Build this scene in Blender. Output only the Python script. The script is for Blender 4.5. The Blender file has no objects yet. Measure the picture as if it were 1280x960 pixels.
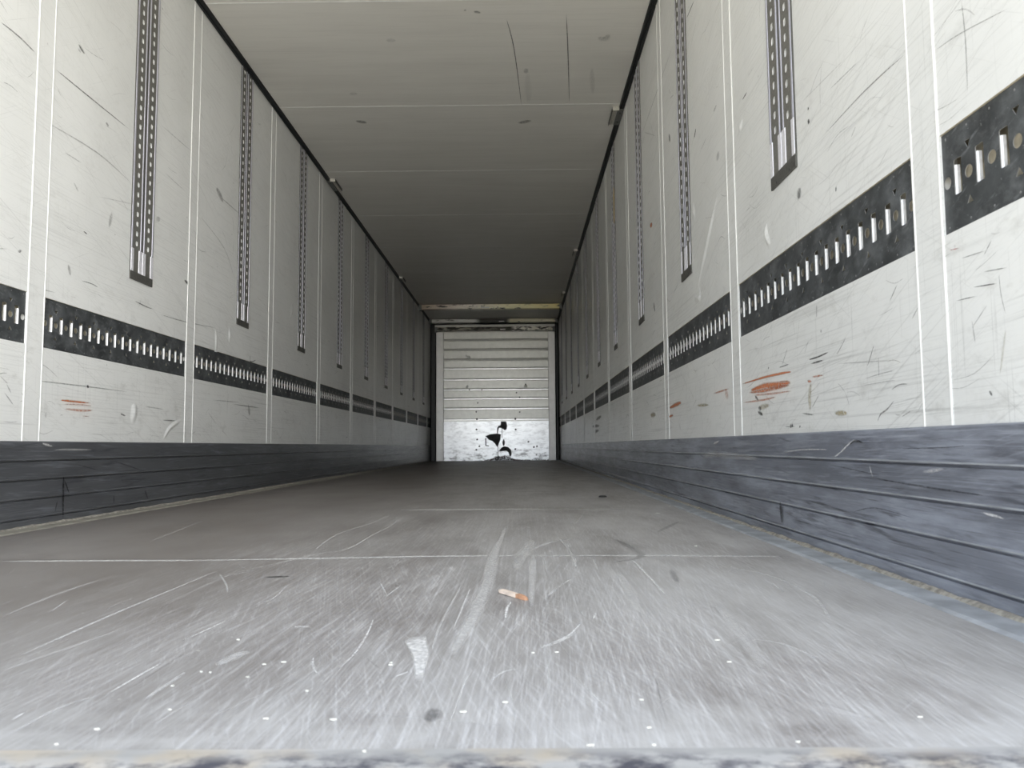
import bpy, bmesh, math, random
from mathutils import Matrix, Vector

# ------------------------------------------------------------------ camera, sky, exposure
scene = bpy.context.scene
COL = scene.collection
R_, U_, F_ = (0.999920, 0.010254, -0.007441), (0.008235, -0.079688, 0.996786), (-0.009628, 0.996767, 0.079766)
cam_data = bpy.data.cameras.new('camera')
cam_data.sensor_width = 36.0
cam_data.lens = 974.2 * 36.0 / 1280.0
cam_data.clip_start = 0.05
cam_data.clip_end = 200
cam_data.dof.use_dof = True
cam_data.dof.focus_distance = 3.2
cam_data.dof.aperture_fstop = 9.5
cam = bpy.data.objects.new('camera', cam_data)
COL.objects.link(cam)
cam.matrix_world = Matrix(((R_[0], U_[0], -F_[0], 0.0), (R_[1], U_[1], -F_[1], 0.0), (R_[2], U_[2], -F_[2], 0.2695), (0, 0, 0, 1)))
scene.camera = cam
vs = scene.view_settings
vs.view_transform = 'Standard'
vs.look = 'None'
vs.gamma = 1.0
vs.use_curve_mapping = False
vs.exposure = 0.0
scene.cycles.use_denoising = True
scene.cycles.max_bounces = 16
scene.cycles.diffuse_bounces = 12
scene.cycles.glossy_bounces = 6
scene.cycles.transparent_max_bounces = 16
scene.cycles.sample_clamp_indirect = 20

SKY = 2.15         # cool open sky
GROUND = 3.2      # sunlit yard outside the open doors
GLOW = 2.0         # lobe added to the sky behind the open end, carries light deep inside

GLOW_SIDE = 5.6    # lobe added to the sky on one side, brightens the left wall

world = bpy.data.worlds.new('daylight')
scene.world = world
world.use_nodes = True
nt = world.node_tree
nt.nodes.clear()
def wn(t, **k):
    n = nt.nodes.new(t)
    for a, b in k.items(): setattr(n, a, b)
    return n
tc = wn('ShaderNodeTexCoord')
sep = wn('ShaderNodeSeparateXYZ')
nt.links.new(tc.outputs['Generated'], sep.inputs[0])
up = wn('ShaderNodeMapRange'); up.inputs[1].default_value = -0.03; up.inputs[2].default_value = 0.03
nt.links.new(sep.outputs['Z'], up.inputs[0])
mixc = wn('ShaderNodeMix', data_type='RGBA')
mixc.inputs['A'].default_value = (GROUND * 0.98, GROUND * 0.93, GROUND * 0.80, 1)
mixc.inputs['B'].default_value = (SKY * 0.85, SKY * 0.96, SKY * 1.12, 1)
nt.links.new(up.outputs[0], mixc.inputs['Factor'])
def add_glow(prev, direction, outer, inner, amount, tint):
    dot = wn('ShaderNodeVectorMath', operation='DOT_PRODUCT')
    dot.inputs[1].default_value = Vector(direction).normalized()
    nt.links.new(tc.outputs['Generated'], dot.inputs[0])
    lobe = wn('ShaderNodeMapRange', interpolation_type='SMOOTHSTEP')
    lobe.inputs[1].default_value = math.cos(math.radians(outer)); lobe.inputs[2].default_value = math.cos(math.radians(inner))
    nt.links.new(dot.outputs['Value'], lobe.inputs[0])
    add = wn('ShaderNodeMix', data_type='RGBA', blend_type='ADD')
    glow = wn('ShaderNodeVectorMath', operation='SCALE')
    glow.inputs[0].default_value = tuple(amount * c for c in tint)
    nt.links.new(lobe.outputs[0], glow.inputs['Scale'])
    add.inputs['Factor'].default_value = 1.0
    nt.links.new(prev, add.inputs['A'])
    nt.links.new(glow.outputs[0], add.inputs['B'])
    return add.outputs['Result']
lit = add_glow(mixc.outputs['Result'], (0.04, -1.0, 0.07), 26, 4, GLOW, (1.0, 0.98, 0.95))
lit = add_glow(lit, (0.62, -1.0, 0.12), 34, 8, GLOW_SIDE, (1.0, 0.99, 0.96))
bg = wn('ShaderNodeBackground')
nt.links.new(lit, bg.inputs['Color'])
wo = wn('ShaderNodeOutputWorld')
nt.links.new(bg.outputs[0], wo.inputs[0])
world.cycles.sampling_method = 'MANUAL'
world.cycles.sample_map_resolution = 512

# ------------------------------------------------------------------ measures of the trailer (metres)
WL, WR = -1.705, 0.755          # wall faces
H = 2.652                       # ceiling
Y_SILL, Y_END = 0.72, 14.85     # open end, far end of the walls
SEAM0, PITCH = 1.414, 1.2894    # panel joints along the walls
KICK = 0.300                    # height of the kick plates
BAND0, BAND1 = 0.636, 0.816     # recess that holds the lashing plates
rng = random.Random(7)

# ------------------------------------------------------------------ marks copied from the surfaces (world metres)
FLOOR_MARKS = [
 ([(-0.542,2.076),(-0.563,2.271),(-0.569,2.507),(-0.528,2.85),(-0.525,3.232)],0.0042,'pale',.55),
 ([(-0.668,1.602),(-0.565,1.864),(-0.511,2.017),(-0.461,2.102),(-0.457,2.417),(-0.447,2.789),(-0.49,3.091)],0.0038,'pale',.6),
 ([(-0.224,0.962),(-0.219,1.051),(-0.224,1.159),(-0.234,1.258)],0.0025,'pale',.6),
 ([(-0.269,1.03),(-0.259,0.988),(-0.243,0.95)],0.0021,'pale',.6),
 ([(-0.092,1.027),(-0.078,1.233),(-0.067,1.582),(-0.066,2.025),(-0.047,2.711)],0.0194,'pale',.38),
 ([(-0.011,1.731),(0.003,1.966),(0.038,2.276)],0.0246,'pale',.3),
 ([(0.016,1.32),(0.025,1.73),(0.032,1.965)],0.012,'pale',.35),
 ([(-0.101,1.175),(-0.099,1.323),(-0.097,1.533)],0.0025,'pale',.6),
 ([(-0.246,1.418),(-0.233,1.57)],0.0031,'pale',.6),
 ([(-0.284,1.589),(-0.245,1.446)],0.0026,'pale',.5),
 ([(-0.151,0.936),(-0.135,0.963)],0.0027,'pale',.8),
 ([(-0.025,1.243),(-0.024,1.322),(-0.017,1.384)],0.0041,'pale',.8),
 ([(0.044,1.409),(0.084,1.56),(0.113,1.629)],0.0033,'pale',.65),
 ([(0.022,1.066),(0.048,1.093),(0.079,1.152)],0.0027,'pale',.65),
 ([(-0.035,0.923),(-0.021,0.959),(-0.002,0.968)],0.0024,'pale',.5),
 ([(-0.348,1.199),(-0.316,1.199)],0.0088,'pale',.5),
 ([(-0.462,1.358),(-0.446,1.423),(-0.462,1.567)],0.0024,'pale',.5),
 ([(-0.071,0.755),(-0.067,0.89),(-0.061,0.959)],0.0014,'pale',.4),
 ([(-0.538,1.652),(-0.484,1.661)],0.0185,'dark',.5),
 ([(-0.091,0.787),(-0.09,0.83)],0.0133,'dark',.35),
 ([(-0.119,1.057),(-0.123,1.214),(-0.116,1.549)],0.0031,'pale',.35),
 ([(-0.523,3.383),(-0.252,3.377),(0.224,3.369)],0.055,'pale',.5),
 ([(-0.797,1.907),(-0.581,1.918),(-0.336,1.939),(-0.146,1.951),(0.136,1.95)],0.0189,'pale',.6),
 ([(-0.658,1.037),(-0.664,1.178),(-0.669,1.338),(-0.671,1.743)],0.0048,'pale',.5),
 ([(-0.458,0.872),(-0.456,0.953),(-0.455,1.009)],0.0025,'pale',.8),
 ([(-0.478,1.111),(-0.469,1.183),(-0.464,1.253)],0.0024,'pale',.65),
 ([(-0.51,0.796),(-0.512,0.825)],0.0022,'pale',.7),
 ([(-0.84,1.273),(-0.867,1.464),(-0.871,1.626)],0.006,'pale',.3),
 ([(-0.636,0.969),(-0.62,1.066),(-0.601,1.186)],0.0067,'pale',.22),
 ([(-0.407,0.859),(-0.407,0.917),(-0.407,0.965)],0.0056,'pale',.35),
 ([(-0.644,1.619),(-0.589,1.753)],0.003,'pale',.5),
 ([(-0.784,1.317),(-0.816,1.42)],0.0023,'pale',.5),
 ([(-0.487,0.763),(-0.484,0.835),(-0.463,0.88)],0.0035,'pale',.35),
 ([(-0.656,1.714),(-0.584,1.565),(-0.552,1.484)],0.0027,'pale',.4),
 ([(-1.085,2.298),(-1.131,2.585),(-1.205,3.015)],0.0044,'pale',.4),
 ([(-0.38,0.99),(-0.373,1.032),(-0.364,1.061)],0.0151,'pale',.35),
 ([(-1.264,1.907),(-1.045,1.908),(-0.641,1.901)],0.0193,'pale',.55),
 ([(0.042,1.419),(0.097,1.605)],0.0032,'pale',.65),
 ([(0.263,1.88),(0.263,1.655),(0.26,1.412)],0.0047,'pale',.6),
 ([(0.023,1.067),(0.065,1.132),(0.091,1.216)],0.0033,'pale',.7),
 ([(-0.021,1.858),(0.058,2.161),(0.169,2.33)],0.0094,'pale',.45),
 ([(0.128,1.979),(0.122,1.74)],0.0057,'pale',.6),
 ([(0.127,2.224),(0.124,1.876)],0.0042,'pale',.5),
 ([(0.427,1.793),(0.509,1.646),(0.518,1.419),(0.474,1.227)],0.0063,'pale',.3),
 ([(0.111,1.236),(0.121,1.29)],0.0026,'pale',.5),
 ([(0.487,1.558),(0.48,1.448)],0.0031,'pale',.5),
 ([(0.175,1.924),(0.166,1.718)],0.0037,'pale',.4),
 ([(0.053,1.982),(0.057,1.681)],0.0038,'pale',.4),
 ([(0.208,1.696),(0.199,1.428),(0.192,1.277)],0.0151,'pale',.2),
 ([(0.329,1.345),(0.315,1.153),(0.289,0.958)],0.0166,'pale',.2),
 ([(0.27,2.288),(0.293,2.086),(0.291,1.919),(0.207,1.825)],0.0168,'dark',.2),
 ([(0.327,1.732),(0.306,1.547)],0.0102,'dark',.2),
 ([(0.417,2.436),(0.568,2.813)],0.0145,'dark',.2),
 ([(0.109,2.372),(0.128,1.979),(0.125,1.783)],0.0042,'pale',.45),
 ([(-0.022,1.948),(0.294,1.939),(0.53,1.919),(0.63,1.914)],0.0186,'pale',.55),
 ([(-0.037,3.364),(0.507,3.32)],0.0362,'pale',.35),
 ([(-0.048,4.695),(0.217,4.663)],0.0362,'pale',.25),
 ([(0.197,2.783),(0.253,3.148)],0.0043,'pale',.45),
 ([(0.305,1.118),(0.353,1.084),(0.375,0.995)],0.005,'pale',.25),
]
LEFT_MARKS = [
 ([(2.757,1.671),(2.978,1.67),(3.309,1.67)],0.0043,'dark',.6),
 ([(2.452,1.68),(2.555,1.681),(2.64,1.671)],0.0047,'dark',.5),
 ([(2.615,1.444),(3.05,1.469),(3.345,1.438)],0.0043,'dark',.3),
 ([(2.899,1.842),(2.922,1.832),(2.945,1.827)],0.0093,'dark',.45),
 ([(2.895,1.824),(2.918,1.816)],0.0062,'dark',.3),
 ([(3.114,1.619),(3.139,1.613)],0.0098,'dark',.4),
 ([(4.282,1.737),(4.343,1.715),(4.392,1.693)],0.0284,'dark',.4),
 ([(4.343,1.706),(4.663,1.7)],0.0055,'dark',.4),
 ([(3.899,1.127),(3.957,1.118)],0.0122,'dark',.8),
 ([(3.399,0.926),(3.503,0.919),(3.566,0.919)],0.0043,'dark',.6),
 ([(2.982,0.926),(3.055,0.929),(3.097,0.924)],0.0031,'dark',.6),
 ([(2.633,0.837),(2.819,0.846)],0.0028,'dark',.4),
 ([(2.6,0.952),(2.605,0.942)],0.0145,'dark',.5),
 ([(2.98,1.123),(3.009,1.118)],0.0043,'dark',.7),
 ([(3.594,1.368),(3.604,1.34)],0.0331,'dark',.25),
 ([(2.699,0.513),(2.891,0.515),(3.042,0.517),(3.369,0.518)],0.0037,'dark',.4),
 ([(3.042,0.52),(3.059,0.515)],0.0097,'dark',.7),
 ([(2.785,0.405),(2.786,0.382)],0.0047,'dark',.4),
 ([(3.307,0.421),(3.354,0.413)],0.0055,'dark',.8),
 ([(3.703,0.407),(3.85,0.408)],0.0047,'dark',.6),
 ([(2.564,0.489),(2.591,0.458)],0.0045,'dark',.3),
 ([(2.554,0.461),(2.606,0.419)],0.0036,'dark',.4),
 ([(2.637,0.467),(2.705,0.43)],0.0035,'dark',.3),
 ([(2.531,0.512),(2.572,0.489)],0.0034,'dark',.3),
 ([(3.414,0.468),(3.43,0.433),(3.405,0.39)],0.0207,'white',.6),
 ([(3.725,0.32),(3.782,0.371),(3.905,0.41)],0.0102,'white',.5),
 ([(3.647,0.907),(3.921,0.916),(4.329,0.946)],0.0041,'dark',.45),
 ([(4.895,0.863),(4.897,0.818),(5.001,0.839)],0.0052,'dark',.7),
 ([(4.329,0.941),(4.337,0.811)],0.0134,'white',.4),
 ([(4.533,0.982),(4.538,0.892)],0.0147,'white',.45),
 ([(3.062,1.29),(3.46,1.372)],0.0034,'dark',.2),
 ([(2.869,0.453),(2.947,0.453),(3.075,0.453)],0.0067,'orange',.75),
 ([(2.886,0.439),(3.002,0.443),(3.087,0.442)],0.0049,'orange',.4),
 ([(2.897,0.422),(3.003,0.421),(3.094,0.425)],0.0074,'orange',.45),
 ([(3.021,0.4),(3.073,0.399)],0.0031,'orange',.4),
 ([(5.739,1.251),(5.795,1.352)],0.0215,'white',.7),
 ([(4.669,1.591),(4.883,1.599)],0.0049,'dark',.3),
 ([(3.646,1.6),(3.871,1.585)],0.0039,'dark',.3),
 ([(4.042,2.073),(4.096,2.052)],0.0044,'dark',.2),
 ([(2.834,1.385),(2.952,1.386)],0.0036,'dark',.35),
 ([(2.903,1.292),(2.937,1.266)],0.0069,'dark',.3),
 ([(3.187,1.263),(3.166,1.188)],0.0168,'dark',.25),
 ([(3.591,1.815),(3.954,1.819)],0.0039,'dark',.3),
 ([(4.075,1.513),(4.42,1.427),(4.579,1.298)],0.0053,'dark',.3),
 ([(2.887,0.97),(2.905,0.928)],0.0133,'dark',.3),
 ([(4.597,0.532),(5.096,0.533)],0.005,'dark',.5),
 ([(4.296,0.538),(4.729,0.549)],0.0046,'dark',.35),
 ([(4.869,0.547),(4.902,0.473)],0.0233,'dark',.3),
 ([(3.517,0.463),(3.717,0.458)],0.0037,'dark',.35),
]
RIGHT_MARKS = [
 ([(2.641,0.474),(2.405,0.476),(2.239,0.473),(2.159,0.47)],0.0058,'orange',.8),
 ([(2.55,0.445),(2.408,0.449),(2.269,0.442),(2.168,0.441)],0.0145,'orange',.8),
 ([(2.567,0.439),(2.351,0.435),(2.175,0.435)],0.0097,'orange',.55),
 ([(2.519,0.428),(2.339,0.421),(2.164,0.417)],0.0048,'orange',.45),
 ([(2.639,0.411),(2.412,0.407),(2.299,0.409)],0.005,'orange',.45),
 ([(2.268,0.451),(2.174,0.445)],0.0055,'orange',.4),
 ([(2.044,0.435),(2.013,0.43)],0.0063,'orange',.5),
 ([(2.012,0.442),(1.932,0.44)],0.004,'orange',.5),
 ([(2.018,0.428),(2.032,0.394),(2.031,0.355)],0.0154,'tan',.4),
 ([(2.476,0.385),(2.356,0.388)],0.0124,'tan',.4),
 ([(2.866,0.465),(2.817,0.44)],0.0227,'orange',.3),
 ([(3.044,0.468),(2.803,0.471)],0.006,'orange',.5),
 ([(1.877,0.343),(1.8,0.34)],0.0094,'tan',.6),
 ([(2.028,0.489),(1.966,0.489),(1.898,0.493)],0.0036,'dark',.8),
 ([(2.016,0.477),(1.93,0.477)],0.0036,'dark',.75),
 ([(2.263,0.492),(2.175,0.493)],0.0032,'dark',.6),
 ([(2.237,0.494),(2.182,0.541)],0.0029,'dark',.4),
 ([(1.653,0.479),(1.673,0.455),(1.69,0.436)],0.0023,'dark',.5),
 ([(1.791,0.516),(1.836,0.488),(1.85,0.483)],0.0025,'dark',.4),
 ([(1.653,0.316),(1.637,0.331),(1.609,0.339),(1.575,0.356)],0.0029,'dark',.5),
 ([(2.676,0.408),(2.679,0.374)],0.0224,'dark',.8),
 ([(2.468,0.384),(2.438,0.381)],0.0101,'dark',.7),
 ([(2.477,0.373),(2.425,0.361)],0.009,'dark',.7),
 ([(2.503,0.425),(2.465,0.408)],0.0083,'dark',.6),
 ([(2.18,0.326),(2.179,0.314)],0.0088,'dark',.7),
 ([(2.168,0.326),(2.167,0.316)],0.0086,'dark',.7),
 ([(2.111,0.32),(2.109,0.314)],0.0075,'dark',.7),
 ([(2.23,0.319),(2.145,0.318)],0.0022,'dark',.5),
 ([(2.09,0.352),(2.006,0.344)],0.003,'dark',.5),
 ([(2.358,0.504),(2.356,0.497)],0.0082,'dark',.6),
 ([(1.966,0.394),(2.02,0.362)],0.0028,'dark',.4),
 ([(1.707,0.411),(1.628,0.415),(1.569,0.416)],0.0017,'dark',.35),
 ([(1.716,0.397),(1.617,0.397),(1.565,0.396)],0.0017,'dark',.3),
 ([(2.022,0.542),(2.058,0.507)],0.0027,'dark',.25),
 ([(1.635,0.454),(1.637,0.407)],0.0036,'dark',.25),
 ([(1.856,0.46),(1.561,0.436)],0.0018,'dark',.3),
 ([(2.888,1.222),(3.055,1.083),(3.287,0.909)],0.0118,'white',.9),
 ([(3.334,0.904),(3.216,0.882),(3.24,0.927)],0.0138,'white',.9),
 ([(3.317,1.312),(3.265,1.233)],0.0174,'white',.8),
 ([(2.34,0.94),(2.336,0.902),(2.302,0.866)],0.0115,'white',.8),
 ([(2.572,1.354),(2.556,1.33)],0.0174,'white',.9),
 ([(1.862,1.028),(1.648,1.033),(1.465,1.024)],0.0027,'dark',.45),
 ([(1.44,1.025),(1.402,1.049)],0.0023,'dark',.5),
 ([(1.359,0.975),(1.283,0.964),(1.151,0.933)],0.0016,'dark',.4),
 ([(1.273,1.018),(1.268,0.945),(1.27,0.853)],0.0026,'dark',.35),
 ([(2.045,0.955),(2.06,0.925)],0.0228,'dark',.45),
 ([(1.968,1.14),(1.963,1.133)],0.0061,'dark',.9),
 ([(1.971,1.109),(1.961,1.096)],0.0089,'dark',.9),
 ([(1.816,0.866),(1.812,0.878)],0.0044,'dark',.9),
 ([(1.833,1.123),(1.66,1.111)],0.0022,'dark',.35),
 ([(2.022,1.175),(1.719,1.151)],0.0023,'dark',.2),
 ([(3.24,1.574),(3.206,1.605)],0.0105,'dark',.9),
 ([(2.536,1.421),(2.481,1.423)],0.0046,'dark',.7),
 ([(3.784,1.815),(3.749,1.764)],0.0197,'dark',.5),
 ([(2.912,1.545),(2.863,1.552)],0.009,'dark',.3),
 ([(2.863,1.337),(2.871,1.371)],0.0342,'dark',.25),
 ([(3.331,2.156),(3.172,2.15)],0.0047,'dark',.8),
 ([(4.134,1.95),(4.523,2.133)],0.0049,'dark',.2),
 ([(4.676,2.146),(3.616,2.194)],0.0051,'dark',.35),
 ([(6.168,1.985),(6.009,1.972)],0.0188,'dark',.2),
 ([(4.349,1.5),(4.344,1.531)],0.0572,'orange',.8),
 ([(4.324,1.068),(4.28,1.006)],0.0222,'dark',.5),
 ([(1.228,0.592),(1.251,0.572)],0.0015,'dark',.5),
 ([(1.254,0.546),(1.192,0.539)],0.0015,'dark',.5),
 ([(1.315,0.583),(1.246,0.579)],0.0016,'dark',.4),
 ([(1.338,0.514),(1.279,0.511)],0.0013,'dark',.6),
 ([(1.285,0.527),(1.22,0.52)],0.0015,'dark',.7),
 ([(1.577,0.556),(1.54,0.586)],0.0023,'dark',.5),
 ([(1.96,0.623),(1.964,0.587)],0.0061,'dark',.3),
 ([(3.931,0.456),(3.768,0.464),(3.637,0.468)],0.0155,'orange',.7),
 ([(3.957,0.413),(3.833,0.416)],0.0096,'orange',.6),
 ([(3.327,0.437),(3.103,0.428)],0.0099,'tan',.5),
 ([(4.513,0.443),(4.327,0.44)],0.0227,'tan',.5),
 ([(1.445,0.342),(1.419,0.345),(1.397,0.349)],0.0029,'dark',.9),
 ([(1.257,0.353),(1.249,0.344)],0.0038,'dark',.7),
 ([(1.35,0.606),(1.318,0.602)],0.0014,'red',.5),
 ([(7.735,0.524),(7.2,0.543)],0.023,'dark',.4),
 ([(8.174,0.472),(7.358,0.458)],0.0239,'dark',.4),
 ([(8.007,0.41),(7.439,0.415)],0.0238,'dark',.4),
 ([(1.491,0.506),(1.458,0.531)],0.0018,'dark',.4),
 ([(1.295,0.46),(1.248,0.492)],0.0015,'dark',.35),
 ([(1.287,0.432),(1.294,0.474)],0.0022,'dark',.3),
 ([(1.205,0.447),(1.227,0.374)],0.0038,'tan',.25),
]
CEILING_MARKS = [
 ([(-0.057,4.175),(-0.015,4.523),(0.031,5.306)],0.0043,'dark',.8),
 ([(0.275,4.13),(0.311,4.562),(0.364,5.273)],0.0043,'dark',.7),
 ([(-0.286,4.096),(-0.277,4.078)],0.009,'dark',.5),
 ([(-0.235,4.097),(-0.197,4.119)],0.0178,'dark',.35),
 ([(0.041,4.788),(0.075,4.789)],0.0493,'dark',.25),
 ([(0.067,4.806),(0.08,5.266)],0.0362,'dark',.08),
 ([(0.472,4.747),(0.516,5.135)],0.0255,'dark',.12),
 ([(0.477,4.384),(0.518,4.414),(0.535,4.356)],0.0344,'dark',.2),
 ([(-0.77,4.398),(-0.707,4.391)],0.0328,'dark',.15),
 ([(-1.184,5.517),(-1.105,5.556)],0.0387,'dark',.4),
 ([(0.006,5.596),(0.102,5.543)],0.0374,'dark',.4),
 ([(-1.137,5.083),(-1.074,5.077)],0.0328,'dark',.15),
]
KICK_LEFT_MARKS = [
 ([(2.893,0.172),(2.894,0.122),(2.899,0.01)],0.0081,'black',.9),
 ([(2.899,0.157),(2.933,0.105)],0.0049,'black',.8),
 ([(2.859,0.086),(2.847,0.044)],0.0055,'black',.5),
 ([(2.75,0.293),(2.817,0.282)],0.0069,'pale',.4),
 ([(2.817,0.27),(3.081,0.269)],0.0061,'pale',.25),
 ([(3.222,0.226),(3.536,0.166)],0.0035,'black',.4),
 ([(3.257,0.082),(3.259,0.043)],0.0064,'black',.5),
 ([(3.525,0.087),(3.558,0.042)],0.0082,'black',.4),
 ([(2.963,0.215),(3.133,0.186)],0.0032,'black',.3),
]
KICK_RIGHT_MARKS = [
 ([(2.261,0.106),(2.257,0.077),(2.25,0.046)],0.0148,'black',.95),
 ([(1.865,0.237),(1.827,0.249),(1.755,0.276),(1.715,0.272)],0.0034,'pale',.5),
 ([(1.773,0.267),(1.743,0.276),(1.704,0.272)],0.0036,'black',.8),
 ([(1.654,0.197),(1.491,0.191),(1.357,0.187),(1.266,0.185)],0.003,'black',.5),
 ([(1.546,0.259),(1.375,0.262),(1.314,0.265)],0.0017,'black',.5),
 ([(2.212,0.248),(2.059,0.255),(1.901,0.256)],0.003,'pale',.4),
 ([(1.459,0.216),(1.378,0.225)],0.0058,'pale',.3),
 ([(3.019,0.273),(2.923,0.284)],0.0074,'pale',.5),
 ([(1.279,0.158),(1.218,0.153)],0.0039,'pale',.5),
 ([(1.771,0.117),(1.66,0.135),(1.497,0.128)],0.002,'black',.4),
 ([(1.678,0.223),(1.662,0.196)],0.0037,'pale',.4),
 ([(3.222,0.221),(2.963,0.233),(2.416,0.224)],0.0177,'pale',.2),
 ([(1.904,0.221),(1.618,0.203)],0.0022,'black',.4),
]
WORN_PATCH = [(-0.162, 1.105), (-0.153, 1.129), (-0.136, 1.135), (-0.13, 1.091), (-0.121, 1.049), (-0.118, 0.986), (-0.115, 0.93), (-0.124, 0.93), (-0.14, 1.027)]
CHIPS = [(-0.364, 0.825), (-0.397, 0.906), (-0.387, 0.961), (-0.375, 0.958), (-0.323, 0.939), (-0.426, 0.732), (-0.399, 1.118), (-0.409, 0.77), (-0.255, 0.797), (-0.323, 0.939), (-0.321, 0.992), (-0.238, 0.885), (-0.06, 0.816), (-0.163, 0.987), (-0.163, 0.997), (-0.3, 1.002), (-0.018, 0.844), (0.465, 2.109), (0.543, 3.126), (0.656, 3.47), (0.126, 0.85), (0.258, 0.993), (0.269, 1.102), (0.015, 1.04), (0.046, 1.043), (-0.188, 0.794), (-0.06, 0.815), (0.061, 0.725), (0.121, 0.768), (0.118, 0.725), (-0.14, 0.713), (0.392, 0.794), (0.249, 0.731)]
TORN = [[(-0.36, 0.743), (-0.26, 0.742), (-0.24, 0.663), (-0.254, 0.592), (-0.29, 0.574), (-0.326, 0.607), (-0.361, 0.622), (-0.397, 0.622), (-0.411, 0.572), (-0.419, 0.515), (-0.437, 0.523), (-0.433, 0.615), (-0.411, 0.658), (-0.368, 0.672)], [(-0.662, 0.467), (-0.569, 0.502), (-0.426, 0.515), (-0.362, 0.501), (-0.37, 0.401), (-0.399, 0.33), (-0.42, 0.267), (-0.442, 0.267), (-0.47, 0.317), (-0.527, 0.374), (-0.591, 0.396), (-0.626, 0.439)], [(-0.662, 0.432), (-0.64, 0.425), (-0.641, 0.297), (-0.591, 0.289), (-0.591, 0.272), (-0.658, 0.283)], [(-0.334, 0.358), (-0.305, 0.415), (-0.287, 0.358), (-0.292, 0.301), (-0.316, 0.273), (-0.33, 0.316)], [(-0.407, 0.181), (-0.356, 0.245), (-0.299, 0.273), (-0.228, 0.258), (-0.172, 0.208), (-0.158, 0.13), (-0.173, 0.088), (-0.201, 0.088), (-0.222, 0.159), (-0.257, 0.187), (-0.343, 0.181)], [(-0.346, 0.614), (-0.334, 0.614), (-0.335, 0.429), (-0.347, 0.429)], [(-0.425, 0.274), (-0.413, 0.274), (-0.412, 0.019), (-0.423, 0.019)]]
RIVETS = [(-0.817, 0.782), (-0.085, 0.781), (-0.825, 0.594), (-0.08, 0.588), (-0.829, 0.213), (-0.089, 0.217), (-0.814, 0.405), (-0.772, 0.276), (0.16, 0.355), (0.321, 0.268), (0.263, 0.254), (0.311, 0.105), (-0.002, 0.911)]


# ------------------------------------------------------------------ material helpers
class Mat:
    def __init__(self, name):
        self.m = bpy.data.materials.new(name)
        self.m.use_nodes = True
        self.t = self.m.node_tree
        self.t.nodes.clear()
        self.out = self.n('ShaderNodeOutputMaterial')
        self.b = self.n('ShaderNodeBsdfPrincipled')
        self.t.links.new(self.b.outputs[0], self.out.inputs[0])
        self.tc = self.n('ShaderNodeTexCoord')
        self.co = self.tc.outputs['Object']
    def n(self, t, **k):
        x = self.t.nodes.new(t)
        for a, b in k.items(): setattr(x, a, b)
        return x
    def ln(self, a, b): self.t.links.new(a, b)
    def rotscale(self, rot=(0, 0, 0), scale=(1, 1, 1), loc=(0, 0, 0)):
        a = self.n('ShaderNodeMapping'); a.inputs['Rotation'].default_value = rot; a.inputs['Location'].default_value = loc
        self.ln(self.co, a.inputs[0])
        b = self.n('ShaderNodeMapping'); b.inputs['Scale'].default_value = scale
        self.ln(a.outputs[0], b.inputs[0])
        return b.outputs[0]
    def noise(self, vec, scale=1.0, detail=4.0, rough=0.55, dist=0.0):
        x = self.n('ShaderNodeTexNoise')
        x.inputs['Scale'].default_value = scale; x.inputs['Detail'].default_value = detail
        x.inputs['Roughness'].default_value = rough; x.inputs['Distortion'].default_value = dist
        self.ln(vec, x.inputs['Vector'])
        return x.outputs['Fac']
    def ramp(self, s, lo, hi, a=0.0, b=1.0):
        x = self.n('ShaderNodeMapRange')
        x.inputs[1].default_value = lo; x.inputs[2].default_value = hi
        x.inputs[3].default_value = a; x.inputs[4].default_value = b
        self.ln(s, x.inputs[0])
        return x.outputs[0]
    def mul(self, a, b):
        x = self.n('ShaderNodeMath', operation='MULTIPLY')
        for i, s in enumerate((a, b)):
            if isinstance(s, (int, float)): x.inputs[i].default_value = s
            else: self.ln(s, x.inputs[i])
        return x.outputs[0]
    def addv(self, a, b):
        x = self.n('ShaderNodeMath', operation='ADD', use_clamp=True)
        self.ln(a, x.inputs[0]); self.ln(b, x.inputs[1])
        return x.outputs[0]
    def mix(self, fac, a, b):
        x = self.n('ShaderNodeMix', data_type='RGBA')
        for key, s in (('A', a), ('B', b)):
            if isinstance(s, tuple): x.inputs[key].default_value = (*s, 1)
            else: self.ln(s, x.inputs[key])
        if isinstance(fac, (int, float)): x.inputs['Factor'].default_value = fac
        else: self.ln(fac, x.inputs['Factor'])
        return x.outputs['Result']
    def streak(self, rot, scale, lo, hi, detail=5.0, loc=(0, 0, 0)):
        return self.ramp(self.noise(self.rotscale(rot, scale, loc), 1.0, detail, 0.6), lo, hi)
    def axis(self, k):
        s = self.n('ShaderNodeSeparateXYZ'); self.ln(self.co, s.inputs[0]); return s.outputs[k]
    def base(self, s):
        if isinstance(s, tuple): self.b.inputs['Base Color'].default_value = (*s, 1)
        else: self.ln(s, self.b.inputs['Base Color'])
    def set(self, rough=None, metal=None, spec=None):
        if rough is not None:
            if isinstance(rough, (int, float)): self.b.inputs['Roughness'].default_value = rough
            else: self.ln(rough, self.b.inputs['Roughness'])
        if metal is not None: self.b.inputs['Metallic'].default_value = metal
        if spec is not None: self.b.inputs['Specular IOR Level'].default_value = spec
    def bump(self, s, strength=0.2, dist=0.002):
        x = self.n('ShaderNodeBump'); x.inputs['Strength'].default_value = strength; x.inputs['Distance'].default_value = dist
        self.ln(s, x.inputs['Height']); self.ln(x.outputs[0], self.b.inputs['Normal'])

def simple(name, col, rough=0.5, metal=0.0, var=0.12, scale=40.0):
    m = Mat(name)
    v = m.noise(m.co, scale, 4)
    dark = tuple(c * (1 - var) for c in col); light = tuple(min(1, c * (1 + var)) for c in col)
    m.base(m.mix(m.ramp(v, 0.35, 0.65), dark, light)); m.set(rough, metal)
    return m.m

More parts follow.
